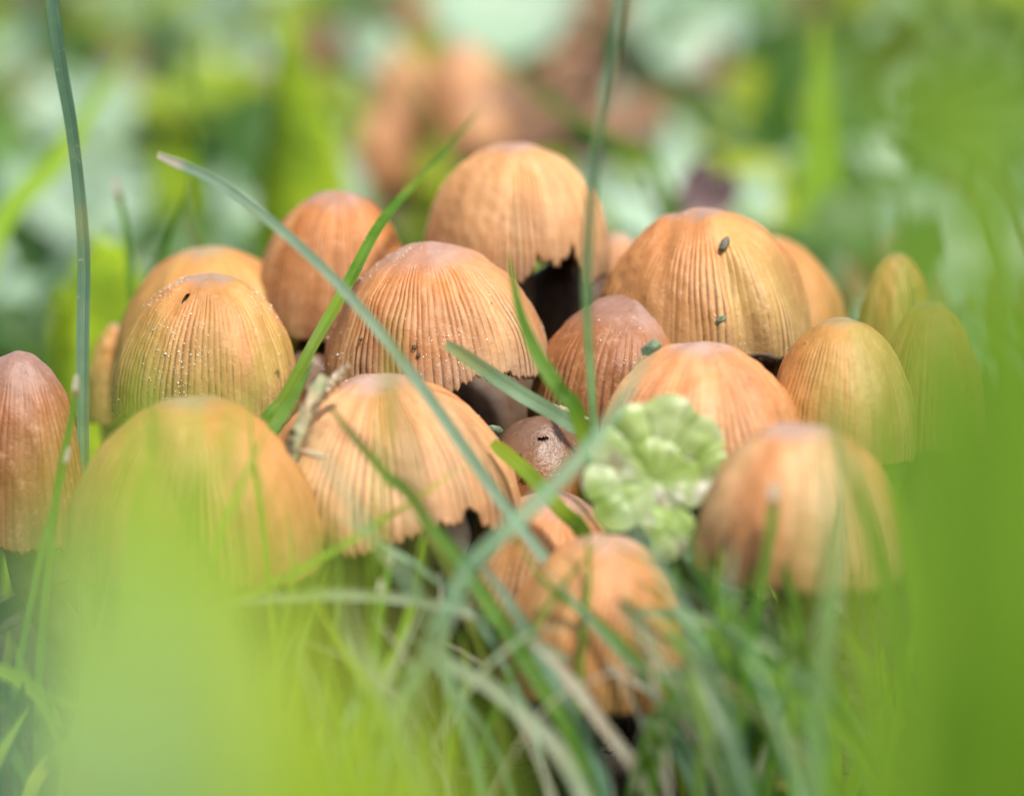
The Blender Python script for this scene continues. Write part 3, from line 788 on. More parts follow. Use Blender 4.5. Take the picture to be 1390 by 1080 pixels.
# single leaves one can pick out behind the cluster
def hero_leaf(label, px, py, d, rpx, mat, rx=60, ry=0, asp=1.0, cat='leaf'):
    c0 = P(px, py, d)
    foot = np.array([c0[0], c0[1] + .5, 0]); foot[2] = float(gz(foot[0], foot[1])) - .1
    o = empty('round_leaf_plant', foot, label, cat)
    l = link('leaf', LEAFS[mat][0], None, o, c0 - foot)
    r_ = rpx * K * d; l.scale = (r_ * asp, r_, r_)
    l.rotation_euler = (R(rx), R(ry), 0)
    V, F = tube_arrays([np.zeros(3), (c0 - foot) * np.array([.6, 1, .5]), (c0 - foot)], [.09, .07, .05], 12, 6)
    link('leaf_stalk', mesh('leaf_stalk', V, F), L['mid'], o)

HL = [  # the pale mint leaves carry sky reflection in their colour
 ('pale mint round leaf just above the orange cap left of the tallest mushroom', 425, 262, 59, 68, 'mint', 62, 0, 1.1),
 ('pale green leaf at the left behind the tall blue green blade', 120, 262, 63, 75, 'mint', 70, 10, 1.1),
 ('pale leaf at the top left corner of the background', 120, 150, 69, 62, 'mint', 60, 0, 1.4),
 ('soft green leaf at the top left between blurred stalks', 235, 150, 73, 60, 'mid', 65, 20, 1),
 ('light leaf high behind the orange cap on the left', 335, 100, 75, 55, 'mint', 60, -10, .8),
 ('low mint leaf seen like a pale bar at the left edge', 92, 462, 57, 48, 'mint', 84, 0, 1.3),
 ('pale mint leaf right of the dark curled leaf', 1075, 268, 61, 66, 'mint', 58, -25, 1.2),
 ('long pale mint leaf drooping behind the creased olive gold mushroom', 1110, 325, 59, 52, 'mint', 75, -30, .7),
 ('mint green leaf right behind the creased mushroom, lowest of the pale ones there', 1140, 375, 57, 42, 'mint', 70, 0, .9),
 ('light green leaf above the gap between the tallest and the creased mushrooms', 868, 258, 63, 50, 'mint', 60, 15, 1.1),
 ('green leaf at the top right of the tallest mushroom', 800, 205, 65, 55, 'mid', 60, 20, 1.2),
 ('whitish leaf low behind the gap between the tallest and the creased mushrooms', 862, 300, 57, 34, 'grey', 70, 0, 1.3),
 ('dull yellow leaf at the top right of the second cluster', 900, 150, 71, 52, 'yel', 60, 0, 1.5),
 ('greyish mint leaf at the top edge right of the peach mushroom', 905, 92, 75, 50, 'mint', 60, 0, 1.3),
 ('pale yellow green leaf at the top left beside the dark gap', 270, 210, 67, 46, 'yel', 55, 0, 1),
 ('brown leaf at the top, left of the second cluster', 445, 110, 75, 48, 'brown', 60, 0, 1),
 ('greyish pink leaf left of the lowest mushroom of the second cluster', 478, 120, 73, 34, 'tan', 70, 0, 1),
 ('broad light green leaf sweeping in at the upper right', 1240, 185, 69, 90, 'mid', 80, -16, 1.9),
]
for l in HL: hero_leaf(*l)
hero_leaf('dark purple curled dead leaf behind the creased mushroom', 962, 258, 52, 42, 'purple', 68, 30, 1.0, 'dead leaf')
hero_leaf('small dark dead leaf at the left foot of the purple one', 915, 285, 53, 26, 'purple', 68, -20, 1.0, 'dead leaf')

def moss(label, px, py, d, wpx, hpx, seed):
    c0 = P(px, py, d); s = K * d
    zb = float(gz(c0[0], c0[1]))
    H = max(c0[2] - zb + hpx * s / 2, .6)
    me = pebble_mesh('moss_mound', [wpx * s / 2, wpx * s / 2.4, H], seed, 30, .18, 60)
    tag(link('moss_mound', me, M_moss, loc=(c0[0], c0[1], zb)), label, 'moss')
moss('bright yellow green moss mound above and left of the orange cap', 408, 190, 54, 140, 95, 5)
moss('yellow green moss mound at the left behind the tall blade', 130, 385, 49, 160, 150, 6)
moss('olive green moss mound in the middle of the left background', 235, 300, 66, 130, 120, 7)

# ------------------------------------------------------------------ ground cover behind, one mass of small leaves
def ground_cover(name, label, n, seed, kinds):
    r_ = np.random.RandomState(seed)
    proto = {}
    for k in kinds:
        me = LEAFS[k][0]; co = np.empty(len(me.vertices) * 3, np.float32); me.vertices.foreach_get('co', co)
    na, nr = 20, 4
    a = np.linspace(0, 2 * math.pi, na, endpoint=False)
    edge = 1 - .75 * np.exp(-(((a + math.pi / 2) % (2 * math.pi) - math.pi) / .25) ** 2) - .08 * np.abs(np.cos(a * 5))
    rr = np.linspace(0, 1, nr + 1)[1:]
    X = rr[:, None] * edge * np.cos(a); Y = rr[:, None] * edge * np.sin(a); Z = .3 * (X ** 2 + Y ** 2) + .06 * np.cos(a * 8) * rr[:, None]
    LV = np.concatenate([[[0, 0, 0]], np.stack([X, Y, Z], -1).reshape(-1, 3)])
    LQ = grid_faces(nr, na, True) + 1
    j = np.arange(na); LT = np.stack([np.zeros(na, int), 1 + j, 1 + (j + 1) % na], -1)
    V = []; Q = []; T = []; mi = []; mt = []
    for i in range(n):
        d = r_.uniform(54, 120); px = r_.uniform(-150, 1540)
        c = P(px, 300, d); x, y = c[0], c[1]
        g = float(gz(x, y)); patch = math.sin(x * .35 + 1.3) + math.sin(y * .27 + x * .11)
        h = r_.uniform(.5, 3.4) * (1.2 + .35 * patch)
        if 450 < px < 700 and d < 66: h *= .5
        sz = r_.uniform(.45, 1.5)
        rx, ry, rz = r_.uniform(.2, 1.2), r_.uniform(-.6, .6), r_.uniform(-1, 1)
        A = rot_xyz(rx, ry) @ np.array([[math.cos(rz), -math.sin(rz), 0], [math.sin(rz), math.cos(rz), 0], [0, 0, 1]])
        V.append(LV * sz @ A.T + [x, y, g + h]); o = i * len(LV)
        Q.append(LQ + o); T.append(LT + o)
        zone = (math.sin(x * .21 + y * .13 + seed) + 1) / 2
        m = int((zone * .6 + r_.uniform(0, .4)) * len(kinds)) % len(kinds)
        mi += [m] * len(LQ); mt += [m] * len(LT)
    me = mesh(name, np.vstack(V), [np.vstack(Q), np.vstack(T)])
    for k in kinds: me.materials.append(L[k])
    me.polygons.foreach_set('material_index', np.array(mi + mt, np.int32))
    tag(link(name, me), label, 'ground cover', kind='stuff')
ground_cover('ground_cover', 'blurred mass of low round leaved ground cover behind the mushrooms', 1500, 4, ['dark', 'mint', 'mid', 'dark', 'yel', 'mint', 'brown', 'dark'])

# ------------------------------------------------------------------ grass that nobody could count
def grass_mass(name, label, n, region, hr, wr, mats, seed, face=None, keepout=None):
    r_ = np.random.RandomState(seed)
    parts = {m: ([], [], [], 0) for m in mats}
    store = {m: dict(V=[], F=[], UV=[], o=0) for m in mats}
    c = 0
    while c < n:
        x, y = region(r_)
        if keepout and keepout(x, y): continue
        z = float(gz(x, y)); h = r_.uniform(*hr) * r_.uniform(.7, 1.2)
        a = r_.uniform(0, 2 * math.pi); lean = r_.uniform(.1, .75) * h
        b = np.array([x, y, z - .1]); dv = np.array([math.cos(a), math.sin(a), 0])
        pts = [b, b + dv * lean * .25 + [0, 0, h * .55], b + dv * lean + [0, 0, h * r_.uniform(.8, 1)]]
        V, F, UV = blade_arrays(pts, r_.uniform(*wr), 'point', r_.uniform(-.8, .8), r_.uniform(-.6, .6), n=9, simple_prof=True)
        st = store[mats[r_.randint(len(mats))]]
        st['V'].append(V); st['F'].append(F + st['o']); st['UV'].append(UV); st['o'] += len(V)
        c += 1
    V = []; F = []; UV = []; mi = []; off = 0; ml = []
    for m in dict.fromkeys(mats):
        st = store[m]
        if not st['V']: continue
        V += st['V']; UV += st['UV']; f = np.vstack(st['F']) + off; F.append(f); mi += [len(ml)] * len(f); off += st['o']; ml.append(G[m])
    me = mesh(name, np.vstack(V), np.vstack(F), uv=np.vstack(UV))
    for m in ml: me.materials.append(m)
    me.polygons.foreach_set('material_index', np.array(mi, np.int32))
    return tag(link(name, me), label, 'grass', kind='stuff')

def in_view_cluster(x, y): return abs(x) < 6.3 and -2.9 < y < 4.5
grass_mass('short_grass', 'short mixed green grass of the lawn behind the mushroom cluster', 5200,
           lambda r: (r.uniform(-26, 26), r.uniform(6.5, 75)), (1.2, 3.6), (.12, .32), ['green', 'dark', 'green', 'blue', 'lime', 'mintn', 'olive', 'dark'], 5)
grass_mass('short_grass', 'short green grass beside and under the mushroom cluster', 2600,
           lambda r: (r.uniform(-16, 16), r.uniform(-5, 6)), (.8, 2.2), (.10, .22), ['green', 'dark', 'dark', 'green', 'olive', 'lime'], 6, keepout=lambda x, y: (-3.6 < x < 1.8 and y > -7.5) or (abs(x) < 6.5 and y > -3.4))
grass_mass('lawn_grass', 'sparser lawn grass spreading wide around the cluster', 5000,
           lambda r: (r.normal() * 60, r.normal() * 70 + 30), (1.5, 4.0), (.2, .5), ['green', 'dark', 'blue', 'green'], 9,
           keepout=lambda x, y: abs(x) < 24 and -46 < y < 74)

# ------------------------------------------------------------------ grass blades one can pick out
B = blade
B('tall blue green blade rising straight up the left side of the picture', [(113, 640, 38.6), (112, 480, 38.5), (113, 330, 38.4), (98, 180, 38.2), (80, 75, 38), (66, -40, 37.8)], 21, 'blue', 'none', twist=.3)
B('long pale arching blade with a white cut tip crossing in front of the middle mushrooms', [(960, 1010, 35.2), (850, 895, 35.5), (770, 795, 35.7), (695, 700, 35.9), (640, 622, 36.0), (560, 508, 36.1), (480, 408, 36.3), (400, 328, 36.6), (300, 250, 37), (214, 210, 37.3)], 18, 'mint', 'cut', twist=.25, n=120)
B('dark green blade slanting between the left orange cap and the middle mushroom', [(352, 590, 37.9), (385, 540, 38.0), (428, 462, 38.2), (472, 385, 38.8), (520, 298, 40), (590, 220, 42), (662, 138, 44)], 18, 'green', twist=.5)
B('upright green blade crossing the right side of the tallest mushroom', [(806, 590, 37.6), (797, 430, 35.6), (798, 330, 34.8), (810, 200, 34.2), (832, 70, 33.8), (848, -30, 33.5)], 14, 'mintn', 'none', twist=.4)
B('stubby green blade ending on the frayed rim of the middle mushroom', [(960, 800, 36.2), (905, 700, 36.6), (845, 625, 37), (765, 568, 37.5), (700, 530, 37.8), (606, 466, 37.4)], 25, 'mintn', 'cut', twist=.2)
B('narrow green blade running down past the right edge of the middle mushroom', [(790, 580, 36.2), (760, 530, 36.2), (728, 478, 36.3), (705, 420, 36.4), (688, 335, 36.5)], 22, 'green')
B('wide mint blade slanting up towards the broad pale orange mushroom', [(630, 780, 33), (655, 750, 33), (742, 668, 33.2), (805, 600, 33.4), (850, 535, 33.6), (900, 445, 34)], 19, 'mintn')
B('bright thin blade crossing the ragged rim of the front mushroom', [(260, 850, 35), (375, 790, 35.2), (480, 730, 35.5), (560, 680, 35.7), (640, 625, 36)], 10, 'lime')
B('pale arched blade lying across the dark hollow under the front mushroom', [(270, 830, 34), (350, 812, 34.2), (440, 806, 34.5), (540, 812, 34.8), (640, 832, 34.8), (720, 868, 34.8), (790, 905, 35)][::-1], 13, 'drygrn', root=False)
B('white dry blade curving down below the lowest front mushroom', [(860, 1040, 34.4), (820, 985, 34.4), (780, 930, 34.5), (735, 883, 34.6), (690, 852, 34.8)], 16, 'dry')
B('pale dry blade lying level in the grass right of the lowest mushroom', [(1090, 905, 34.3), (1030, 870, 34.4), (960, 842, 34.5), (890, 832, 34.6), (836, 826, 34.8)], 17, 'drygrn', root=False)
B('cut blade with a brown and white end, taller of the two in the dark hollow', [(500, 960, 35.6), (512, 860, 35.8), (524, 800, 35.9), (531, 748, 36)], 12, 'cut', 'cut')
B('cut blade with a white end, shorter of the two in the dark hollow', [(508, 960, 35.0), (512, 900, 35.1), (516, 840, 35.2), (519, 786, 35.3)], 14, 'cut', 'cut')
B('green blade with a browned end rising to the ragged rim of the front mushroom', [(500, 960, 35.1), (530, 900, 35.2), (556, 830, 35.3), (578, 726, 35.4)], 15, 'lime', 'cut')
B('thin pointed bright blade standing in the middle of the dark hollow', [(610, 960, 35.4), (608, 890, 35.4), (605, 805, 35.4)], 8, 'lime')
B('dark green blade with a pale tip before the front right mushroom', [(1020, 870, 34), (1035, 790, 34), (1046, 720, 34), (1052, 655, 34)], 17, 'cut', 'cut')
B('green blade on the right half of the front right mushroom', [(1108, 960, 33.5), (1118, 860, 33.6), (1130, 760, 33.8), (1142, 668, 34)], 15, 'green')
B('blurred green blade falling from the front mushroom rim to the lower right', [(780, 1010, 34.3), (735, 930, 34.4), (690, 860, 34.6), (630, 770, 34.8), (575, 700, 35), (500, 610, 35.2)], 22, 'green')
B('second blurred blade just right of the one falling from the front mushroom rim', [(800, 1010, 34.6), (740, 900, 34.8), (680, 800, 35), (620, 730, 35.3)], 16, 'blue')
B('dark blade crossing the lowest front mushroom from upper left to lower right', [(930, 960, 34.4), (860, 890, 34.6), (800, 835, 34.8), (740, 790, 35), (680, 700, 35.2)], 13, 'green')
B('yellowish chewed blade over the small dark mushroom', [(800, 740, 36.6), (760, 690, 36.9), (715, 640, 37.1), (668, 600, 37.3)], 24, 'lime', 'cut')
B('thin blade with a pale tip at the left behind the golden mushroom', [(190, 480, 44), (180, 400, 44), (170, 310, 44), (155, 238, 44)], 11, 'cut', 'cut')
B('dark forked looking blade above the golden mushroom on the left', [(190, 420, 45), (215, 360, 45), (240, 300, 45), (262, 240, 45)], 13, 'dark')
B('reddish stalk standing above the golden mushroom cap', [(285, 380, 44.5), (268, 335, 44.5), (250, 295, 44.5)], 8, 'red', cat='stalk', name='stalk')
B('blurred vertical blade at the top between pale leaves', [(280, 300, 48), (268, 180, 48), (262, 40, 48)], 10, 'green')
B('broad blurred yellow green blade slanting in the top left corner', [(-10, 330, 48), (80, 215, 50), (125, 145, 52), (185, 60, 54)], 30, 'lime')
B('blade with a white dry tip at the left edge, below the reddish mushroom', [(75, 680, 37), (90, 600, 37), (98, 560, 37), (104, 508, 37)], 11, 'cut', 'cut')
B('pale dry tip of a bent blade low at the left edge', [(52, 760, 36.5), (76, 675, 36.5), (93, 606, 36.5)], 10, 'cut', 'cut')
B('dark green blade lying across the sides of the left and front left mushrooms', [(300, 690, 36.3), (345, 620, 36.6), (395, 545, 36.9), (430, 480, 37.2)], 22, 'green')
B('thin bright blade rising in front of the front left mushroom, leaning right', [(300, 740, 34.5), (325, 670, 34.7), (350, 610, 34.9), (372, 560, 35)], 10, 'lime')
B('short thin upright blade beside the right edge of the left mushroom', [(360, 720, 35.2), (345, 620, 35.3), (338, 535, 35.4)], 8, 'lime')
B('dull olive blade over the top left of the front mushroom', [(575, 700, 35.4), (520, 640, 35.5), (470, 580, 35.6), (440, 540, 35.8)], 17, 'olive')
B('blurred pale blade lying low at the bottom centre', [(760, 1020, 33), (690, 950, 33.2), (640, 915, 33.3), (570, 875, 33.5)], 20, 'drygrn', 'cut')
B('blurred grey green blade at the bottom left of the dark hollow', [(470, 1000, 33.6), (490, 930, 33.8), (470, 850, 34)], 12, 'blue')
B('thin whitish stalk leaning in the grass under the front mushroom', [(512, 975, 34.2), (530, 920, 34.3), (560, 850, 34.4), (585, 790, 34.5)], 7, 'drygrn', cat='stalk', name='stalk')
B('narrow blurred blade over the upper middle of the left mushroom', [(285, 640, 26), (290, 500, 26), (300, 380, 26), (305, 300, 26)], 16, 'lime')
B('green blade over the left edge of the tallest mushroom top', [(700, 350, 52), (640, 250, 52), (560, 120, 52), (520, 60, 52)], 10, 'olive')
B('thin dark stem slanting at the top right of the second cluster', [(880, 240, 52), (800, 180, 53), (720, 110, 54), (650, 60, 55)], 11, 'dark')
B('blurred green blade above the right shoulder of the tallest mushroom', [(900, 240, 50), (830, 190, 51), (760, 150, 52), (690, 105, 53)], 14, 'green')
B('upright blurred bright green blade at the top right', [(1110, 300, 58), (1120, 180, 58), (1115, 20, 58)], 60, 'lime')
B('upright dark blurred blade left of the bright one at the top right', [(1075, 320, 62), (1060, 180, 62), (1050, 20, 62)], 70, 'dark')

# tangle of blades along the bottom and right
B('faint blurred blade over the left half of the sharpest mushroom', [(560, 640, 30), (545, 560, 30), (538, 480, 30), (530, 400, 30)], 14, 'olive')
B('faint olive blade down the left half of the sharpest mushroom top', [(520, 600, 31), (528, 500, 31), (545, 400, 31)], 10, 'lime')
B('blurred blade crossing the lower front mushroom from the left foot of the twig', [(560, 800, 32), (500, 720, 32), (455, 640, 32), (400, 560, 32.5)], 12, 'mintn')
B('blurred green blade over the right shoulder of the left mushroom', [(250, 760, 29), (300, 640, 29), (340, 540, 29.4), (400, 430, 30)], 13, 'lime')
B('blurred green blade over the left shoulder of the left mushroom', [(150, 760, 28), (180, 620, 28), (190, 500, 28), (200, 400, 28)], 14, 'lime')
B('blurred blade rising steeply over the crown of the golden front left mushroom', [(260, 800, 29), (240, 660, 29), (215, 560, 29), (200, 470, 29)], 12, 'green')
B('thin blade over the golden front left mushroom, leaning far left', [(330, 840, 30), (280, 720, 30), (230, 620, 30), (190, 560, 30)], 9, 'green')
B('blurred green blade over the top of the front right mushroom', [(1110, 900, 29), (1125, 760, 29), (1125, 640, 29), (1118, 545, 29)], 17, 'mintn')
B('blurred lime blade over the right edge of the front right mushroom', [(1230, 900, 28), (1215, 760, 28), (1190, 640, 28), (1175, 520, 28)], 20, 'lime')
B('blurred blade in front of the golden mushroom on the right', [(1190, 800, 29), (1150, 640, 29), (1118, 520, 29), (1110, 450, 29)], 14, 'green')
B('blurred blade falling right below the scalloped leaf', [(1080, 960, 31), (1010, 860, 31.5), (950, 760, 32), (905, 690, 32.4)], 15, 'green')
B('blurred blade beside the scalloped leaf, leaning left', [(960, 900, 32), (900, 780, 32.3), (850, 700, 32.6), (800, 620, 33)], 12, 'mintn')
TONE = {'green': 'plain green', 'blue': 'bluish green', 'drygrn': 'pale half dry', 'dry': 'dry straw coloured', 'mintn': 'pale mint', 'olive': 'dull olive', 'lime': 'bright green', 'dark': 'dark green', 'yellow': 'yellow green'}
used = {}
def describe(m, wpx, taper, x0, x1, ln, side):
    w_ = 'thin' if wpx < 8.5 else ('broad' if wpx > 11.5 else 'narrow')
    lean = 'leaning hard left' if x1 - x0 < -110 else 'leaning left' if x1 - x0 < -35 else 'upright' if x1 - x0 < 35 else 'leaning right' if x1 - x0 < 110 else 'leaning hard right'
    if side == 'r':
        z = 'beside the lowest mushroom' if x0 < 930 else 'below the scalloped leaf' if x0 < 1010 else 'below the front right mushroom' if x0 < 1130 else 'near the right edge'
    else:
        z = 'at the left edge' if x0 < 160 else 'below the golden front left mushroom' if x0 < 330 else 'below the twig' if x0 < 460 else 'below the dark hollow'
    t = '%s %s %s blade, %s, %s' % ('short' if ln < 190 else 'long', w_, TONE[m], lean, z)
    if taper == 'cut': t += ', tip blunt'
    return t
def fresh(draw):
    for _ in range(60):
        q = draw()
        if q[0] not in used: break
    used[q[0]] = 1
    return q
def draw_r():
    m = rnd.choice(['green', 'green', 'mintn', 'lime', 'drygrn', 'lime', 'olive', 'dark', 'green', 'lime'])
    x0 = rnd.uniform(905, 1250); y0 = rnd.uniform(900, 1040)
    d = rnd.uniform(32.0, 36.2)
    a = rnd.choice([rnd.uniform(-1.3, -.3), rnd.uniform(-.3, .5), rnd.uniform(-1.0, -.5)])
    ln = rnd.uniform(120, 330)
    x1 = x0 + math.sin(a) * ln; x1 = max(x1, 838); y1 = max(y0 - math.cos(a) * ln, 740 if x1 < 980 else 700)
    xm = (x0 + x1) / 2 + rnd.uniform(-30, 30); ym = (y0 + y1) / 2 - rnd.uniform(-5, 30)
    wpx = rnd.uniform(6, 14); tp = rnd.choice(['point', 'point', 'cut'])
    return describe(m, wpx, tp, x0, x1, ln, 'r'), [(x0, y0, d), (xm, ym, d + .2), (x1, y1, d + rnd.uniform(-.5, .8))], wpx, m, tp
for i in range(56):
    lab, pth, wpx, m, tp = fresh(draw_r)
    B(lab, pth, wpx, m, tp, 'tangled grass blades at the bottom right', rnd.uniform(-.6, .6), rnd.uniform(-.8, .8), n=28)
def draw_l():
    m = rnd.choice(['lime', 'yellow', 'lime', 'yellow', 'drygrn'])
    x0 = rnd.uniform(60, 640); y0 = rnd.uniform(930, 1040); d = rnd.uniform(29, 35)
    a = rnd.uniform(-.6, .6); ln = rnd.uniform(100, 260) * (1.25 if x0 < 420 else .8)
    x1 = x0 + math.sin(a) * ln; y1 = y0 - math.cos(a) * ln; wpx = rnd.uniform(7, 14)
    return describe(m, wpx, 'point', x0, x1, ln, 'l'), [(x0, y0, d), ((x0 + x1) / 2 + rnd.uniform(-20, 20), (y0 + y1) / 2, d + .1), (x1, y1, d + .3)], wpx, m, 'point'
for i in range(34):
    lab, pth, wpx, m, tp = fresh(draw_l)
    B(lab, pth, wpx, m, tp, 'thin grass blades at the bottom left', rnd.uniform(-.6, .6), rnd.uniform(-.6, .6), n=24)

for i in range(16):
    x0 = rnd.uniform(430, 1150); y0 = rnd.uniform(920, 1000); d = rnd.uniform(33.5, 36.5); a = rnd.uniform(-1.2, 1.2); ln = rnd.uniform(90, 190)
    def draw_s():
        a = rnd.uniform(-1.3, 1.3)
        x1 = x0 + math.sin(a) * ln
        z = 'under the dark hollow' if x0 < 640 else 'under the lowest mushroom' if x0 < 860 else 'under the scalloped leaf' if x0 < 1000 else 'under the front right mushroom'
        w_ = rnd.choice([4, 7])
        return ('%s straw stalk %s, %s' % ('hair thin' if w_ == 4 else 'thin', 'leaning hard left' if a < -.8 else 'leaning left' if a < -.2 else 'upright' if a < .2 else 'leaning right' if a < .8 else 'leaning hard right', z), x1, y0 - math.cos(a) * ln, w_)
    lab, x1, y1, w_ = fresh(draw_s)
    B(lab, [(x0, y0, d), ((x0 + x1) / 2, (y0 + y1) / 2 - 12, d + .1), (x1, y1, d + .3)], w_, 'dry', 'cut', 'dry straw stalks in the grass', cat='straw', name='straw_stalk', n=24)

# fine crossing blades before the caps at the bottom
for lab, p, w_, m in [
    ('fine lime blade rising left of the dark hollow', [(400, 960, 34.5), (420, 860, 34.6), (455, 760, 34.8)], 7, 'lime'),
    ('fine green blade leaning right across the bottom of the dark hollow', [(470, 990, 34.5), (560, 900, 34.6), (650, 850, 34.8)], 7, 'green'),
    ('fine mint blade leaning left over the foot of the dark hollow', [(660, 990, 34.2), (590, 900, 34.4), (540, 840, 34.6)], 8, 'mintn'),
    ('fine green blade crossing the crown of the lowest mushroom to the right', [(700, 900, 34.6), (760, 800, 34.8), (850, 700, 35)], 8, 'green'),
    ('fine mint blade crossing the lowest mushroom to the left', [(900, 960, 34.4), (800, 840, 34.6), (715, 740, 34.8)], 9, 'mintn'),
    ('fine pale blade lying over the left side of the lowest mushroom', [(640, 930, 34.2), (720, 860, 34.4), (800, 850, 34.5)], 6, 'drygrn'),
    ('fine lime blade rising over the left flank of the front mushroom', [(380, 880, 35), (400, 780, 35), (390, 680, 35.2)], 7, 'lime'),
    ('fine mint blade crossing low over the front mushroom to the left', [(640, 830, 35), (540, 750, 35.2), (440, 690, 35.3)], 8, 'mintn'),
    ('fine green blade standing before the left half of the front mushroom', [(450, 900, 35), (462, 800, 35.2), (452, 690, 35.4)], 7, 'green'),
    ('fine green blade rising left of the scalloped leaf', [(790, 880, 34.8), (800, 760, 35), (782, 650, 35.2)], 8, 'green'),
    ('fine lime blade rising between the scalloped leaf and the front right mushroom', [(985, 900, 34.5), (975, 800, 34.6), (985, 690, 34.8)], 8, 'lime')]:
    B(lab, p, w_, m, twist=rnd.uniform(-.4, .4), n=32)

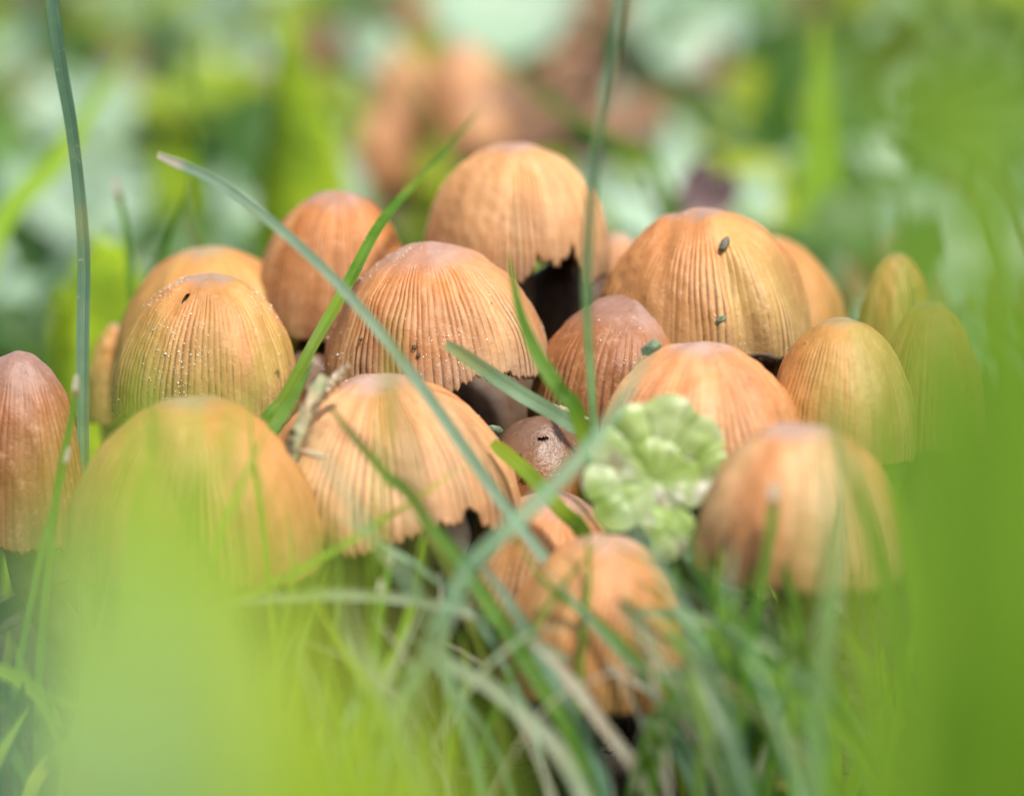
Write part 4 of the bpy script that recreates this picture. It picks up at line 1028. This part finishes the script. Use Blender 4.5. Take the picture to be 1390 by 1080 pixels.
# near blades, far out of focus
NEAR = [
 ([(40, 1150), (90, 900), (150, 700), (190, 430)], 17, 60, 'yellow', 'left edge of the veil, tallest'),
 ([(170, 1150), (190, 900), (200, 640), (215, 330)], 24, 30, 'lime', 'over the left mushroom, upright'),
 ([(330, 1150), (320, 930), (285, 720), (260, 560)], 17, 90, 'yellow', 'over the golden front left mushroom'),
 ([(420, 1150), (380, 950), (340, 820), (330, 640)], 16, 90, 'yellow', 'in the bright middle of the veil'),
 ([(480, 1150), (440, 980), (400, 860), (370, 740)], 15, 90, 'yellow', 'right of the bright middle of the veil'),
 ([(250, 1150), (240, 950), (190, 760), (130, 640)], 15, 80, 'yellow', 'leaning left over the veil'),
 ([(560, 1150), (520, 1040), (500, 930), (490, 850)], 14, 80, 'yellow', 'low at the bottom under the hollow'),
 ([(640, 1180), (620, 1060), (600, 980), (590, 920)], 15, 70, 'lime', 'lowest at the bottom centre'),
 ([(360, 1150), (400, 900), (450, 780), (520, 700)], 24, 26, 'lime', 'slanting up to the front mushroom rim'),
 ([(190, 1250), (190, 1120), (150, 960), (150, 840)], 10, 100, 'teal', 'wide and bluish at the bottom left corner'),
 ([(150, 1280), (150, 1150), (150, 1020), (150, 900)], 9, 90, 'teal', 'wide, right of the bluish ones at the bottom left'),
 ([(100, 1250), (110, 1120), (90, 980), (80, 830)], 10.4, 110, 'teal', 'wide and bluish, at the very corner'),
 ([(60, 1150), (75, 950), (60, 800), (40, 700)], 20, 40, 'lime', 'low at the left edge'),
 ([(200, 1150), (210, 970), (230, 800), (250, 650)], 16, 90, 'yellow', 'widest, over the golden front left mushroom'),
 ([(300, 1180), (300, 980), (305, 820), (315, 660)], 14, 90, 'yellow', 'over the right flank of the golden front left mushroom'),
 ([(400, 1180), (395, 1000), (390, 850), (385, 720)], 12, 110, 'yellow', 'below the twig'),
 ([(40, 1180), (60, 950), (70, 760), (60, 560)], 19, 40, 'lime', 'slender, over the reddish mushroom at the left edge'),
 ([(250, 1180), (255, 950), (265, 720), (290, 520)], 17, 60, 'lime', 'tapering, over the crown of the golden front left mushroom'),
 ([(150, 1180), (160, 900), (170, 700), (175, 530)], 15, 60, 'yellow', 'tapering, between the left edge and the golden crown'),
 ([(90, 1180), (100, 1000), (110, 800), (140, 560)], 15, 70, 'yellow', 'slender, left end of the golden front left mushroom'),
 ([(200, 1180), (205, 1000), (215, 800), (222, 480)], 16, 60, 'yellow', 'slender and tall, over the left mushroom'),
 ([(350, 1180), (345, 1000), (340, 800), (350, 590)], 15, 60, 'lime', 'slender, right end of the golden front left mushroom'),
 ([(120, 1150), (130, 980), (120, 820), (100, 620)], 15, 100, 'yellow', 'over the left flank of the golden front left mushroom'),
 ([(450, 1180), (420, 1020), (330, 900), (290, 780)], 13, 120, 'yellow', 'low and wide in the middle of the veil'),
 ([(1180, 1200), (1200, 950), (1190, 750), (1165, 560)], 17, 70, 'lime', 'over the right half of the front right mushroom'),
 ([(1150, 1200), (1140, 950), (1130, 750), (1120, 540)], 20, 30, 'lime', 'slender, down the middle of the front right mushroom'),
 ([(1230, 1200), (1215, 850), (1200, 600), (1185, 380)], 15, 70, 'lime', 'tall, over the golden mushroom on the right'),
 ([(1330, 1200), (1310, 800), (1300, 500), (1285, 60)], 12, 110, 'lime', 'wide, over the two small mushrooms at the far right'),
 ([(1560, 800), (1470, 520), (1390, 280), (1335, 20)], 12, 120, 'lime', 'wide, outermost at the upper right'),
 ([(1240, 1200), (1250, 800), (1255, 600), (1260, 400)], 12, 90, 'lime', 'wide, beside the golden mushroom on the right'),
 ([(1250, 1200), (1240, 900), (1225, 700), (1215, 520)], 14, 70, 'deep', 'just right of the front right mushroom'),
 ([(1370, 1200), (1350, 900), (1340, 600), (1330, 380), (1370, 150)], 11, 150, 'deep', 'tallest deep green one at the right edge'),
 ([(1340, 1280), (1320, 900), (1310, 500), (1300, -60)], 10, 110, 'lime', 'wide, tall inner one at the right edge'),
 ([(1440, 1280), (1430, 900), (1410, 500), (1400, 60)], 10, 120, 'deep', 'wide, tall outer one at the right edge'),
 ([(1290, 1280), (1300, 1100), (1320, 880), (1345, 640)], 9, 110, 'deep', 'leaning right in the lower right corner'),
 ([(1310, 1200), (1290, 900), (1285, 650), (1290, 430)], 12, 110, 'deep', 'left of the tallest deep green one'),
 ([(1400, 1250), (1395, 900), (1400, 650), (1425, 420)], 9, 200, 'deep', 'outermost at the right edge'),
 ([(1230, 1200), (1240, 950), (1245, 700), (1255, 440)], 13, 70, 'lime', 'pale inner fringe on the right'),
 ([(1150, 1200), (1180, 1080), (1200, 980), (1215, 900)], 14, 90, 'lime', 'short, in the lower right'),
 ([(1450, 900), (1420, 500), (1380, 260), (1280, 150), (1170, 170)], 17, 90, 'lime', 'arching over the upper right'),
 ([(1420, 1000), (1340, 600), (1290, 330), (1250, 150)], 17, 90, 'lime', 'leaning left in the upper right'),
 ([(1450, 1000), (1390, 600), (1350, 350), (1330, 160)], 15, 110, 'lime', 'upright in the upper right corner'),
 ([(1300, 1200), (1270, 700), (1230, 450), (1195, 260)], 20, 50, 'lime', 'over the two small mushrooms at the far right'),
]
for pts, d, wd, m, where in NEAR:
    tpr = 'none' if where.startswith(('wide', 'tallest', 'arching', 'outermost')) else 'point'
    word = {'yellow': 'yellow green', 'lime': 'lime green', 'teal': 'blue green', 'deep': 'deep green'}[m]
    B('near blurred %s blade, %s' % (word, where), [(x, y, d + k * .2) for k, (x, y) in enumerate(pts)], wd, m, tpr, 'near blurred blades before the lens', twist=.2, n=40)

# soil crumbs and litter under the caps
def crumbs(n, seed):
    r_ = np.random.RandomState(seed); V = []; F = []; o = 0
    ico = np.array([[1, 0, 0], [-1, 0, 0], [0, 1, 0], [0, -1, 0], [0, 0, 1], [0, 0, -1.]])
    icf = np.array([[0, 2, 4], [2, 1, 4], [1, 3, 4], [3, 0, 4], [2, 0, 5], [1, 2, 5], [3, 1, 5], [0, 3, 5]])
    for i in range(n):
        x = r_.normal() * 6; y = r_.normal() * 4
        V.append(ico * r_.uniform(.03, .16, 3) + [x, y, float(gz(x, y)) + .03]); F.append(icf + o); o += 6
    tag(link('soil_crumbs', mesh('soil_crumbs', np.vstack(V), np.vstack(F), smooth_shade=False), M_crumb), 'dark soil crumbs scattered under the caps', 'soil', kind='stuff')
crumbs(900, 3)
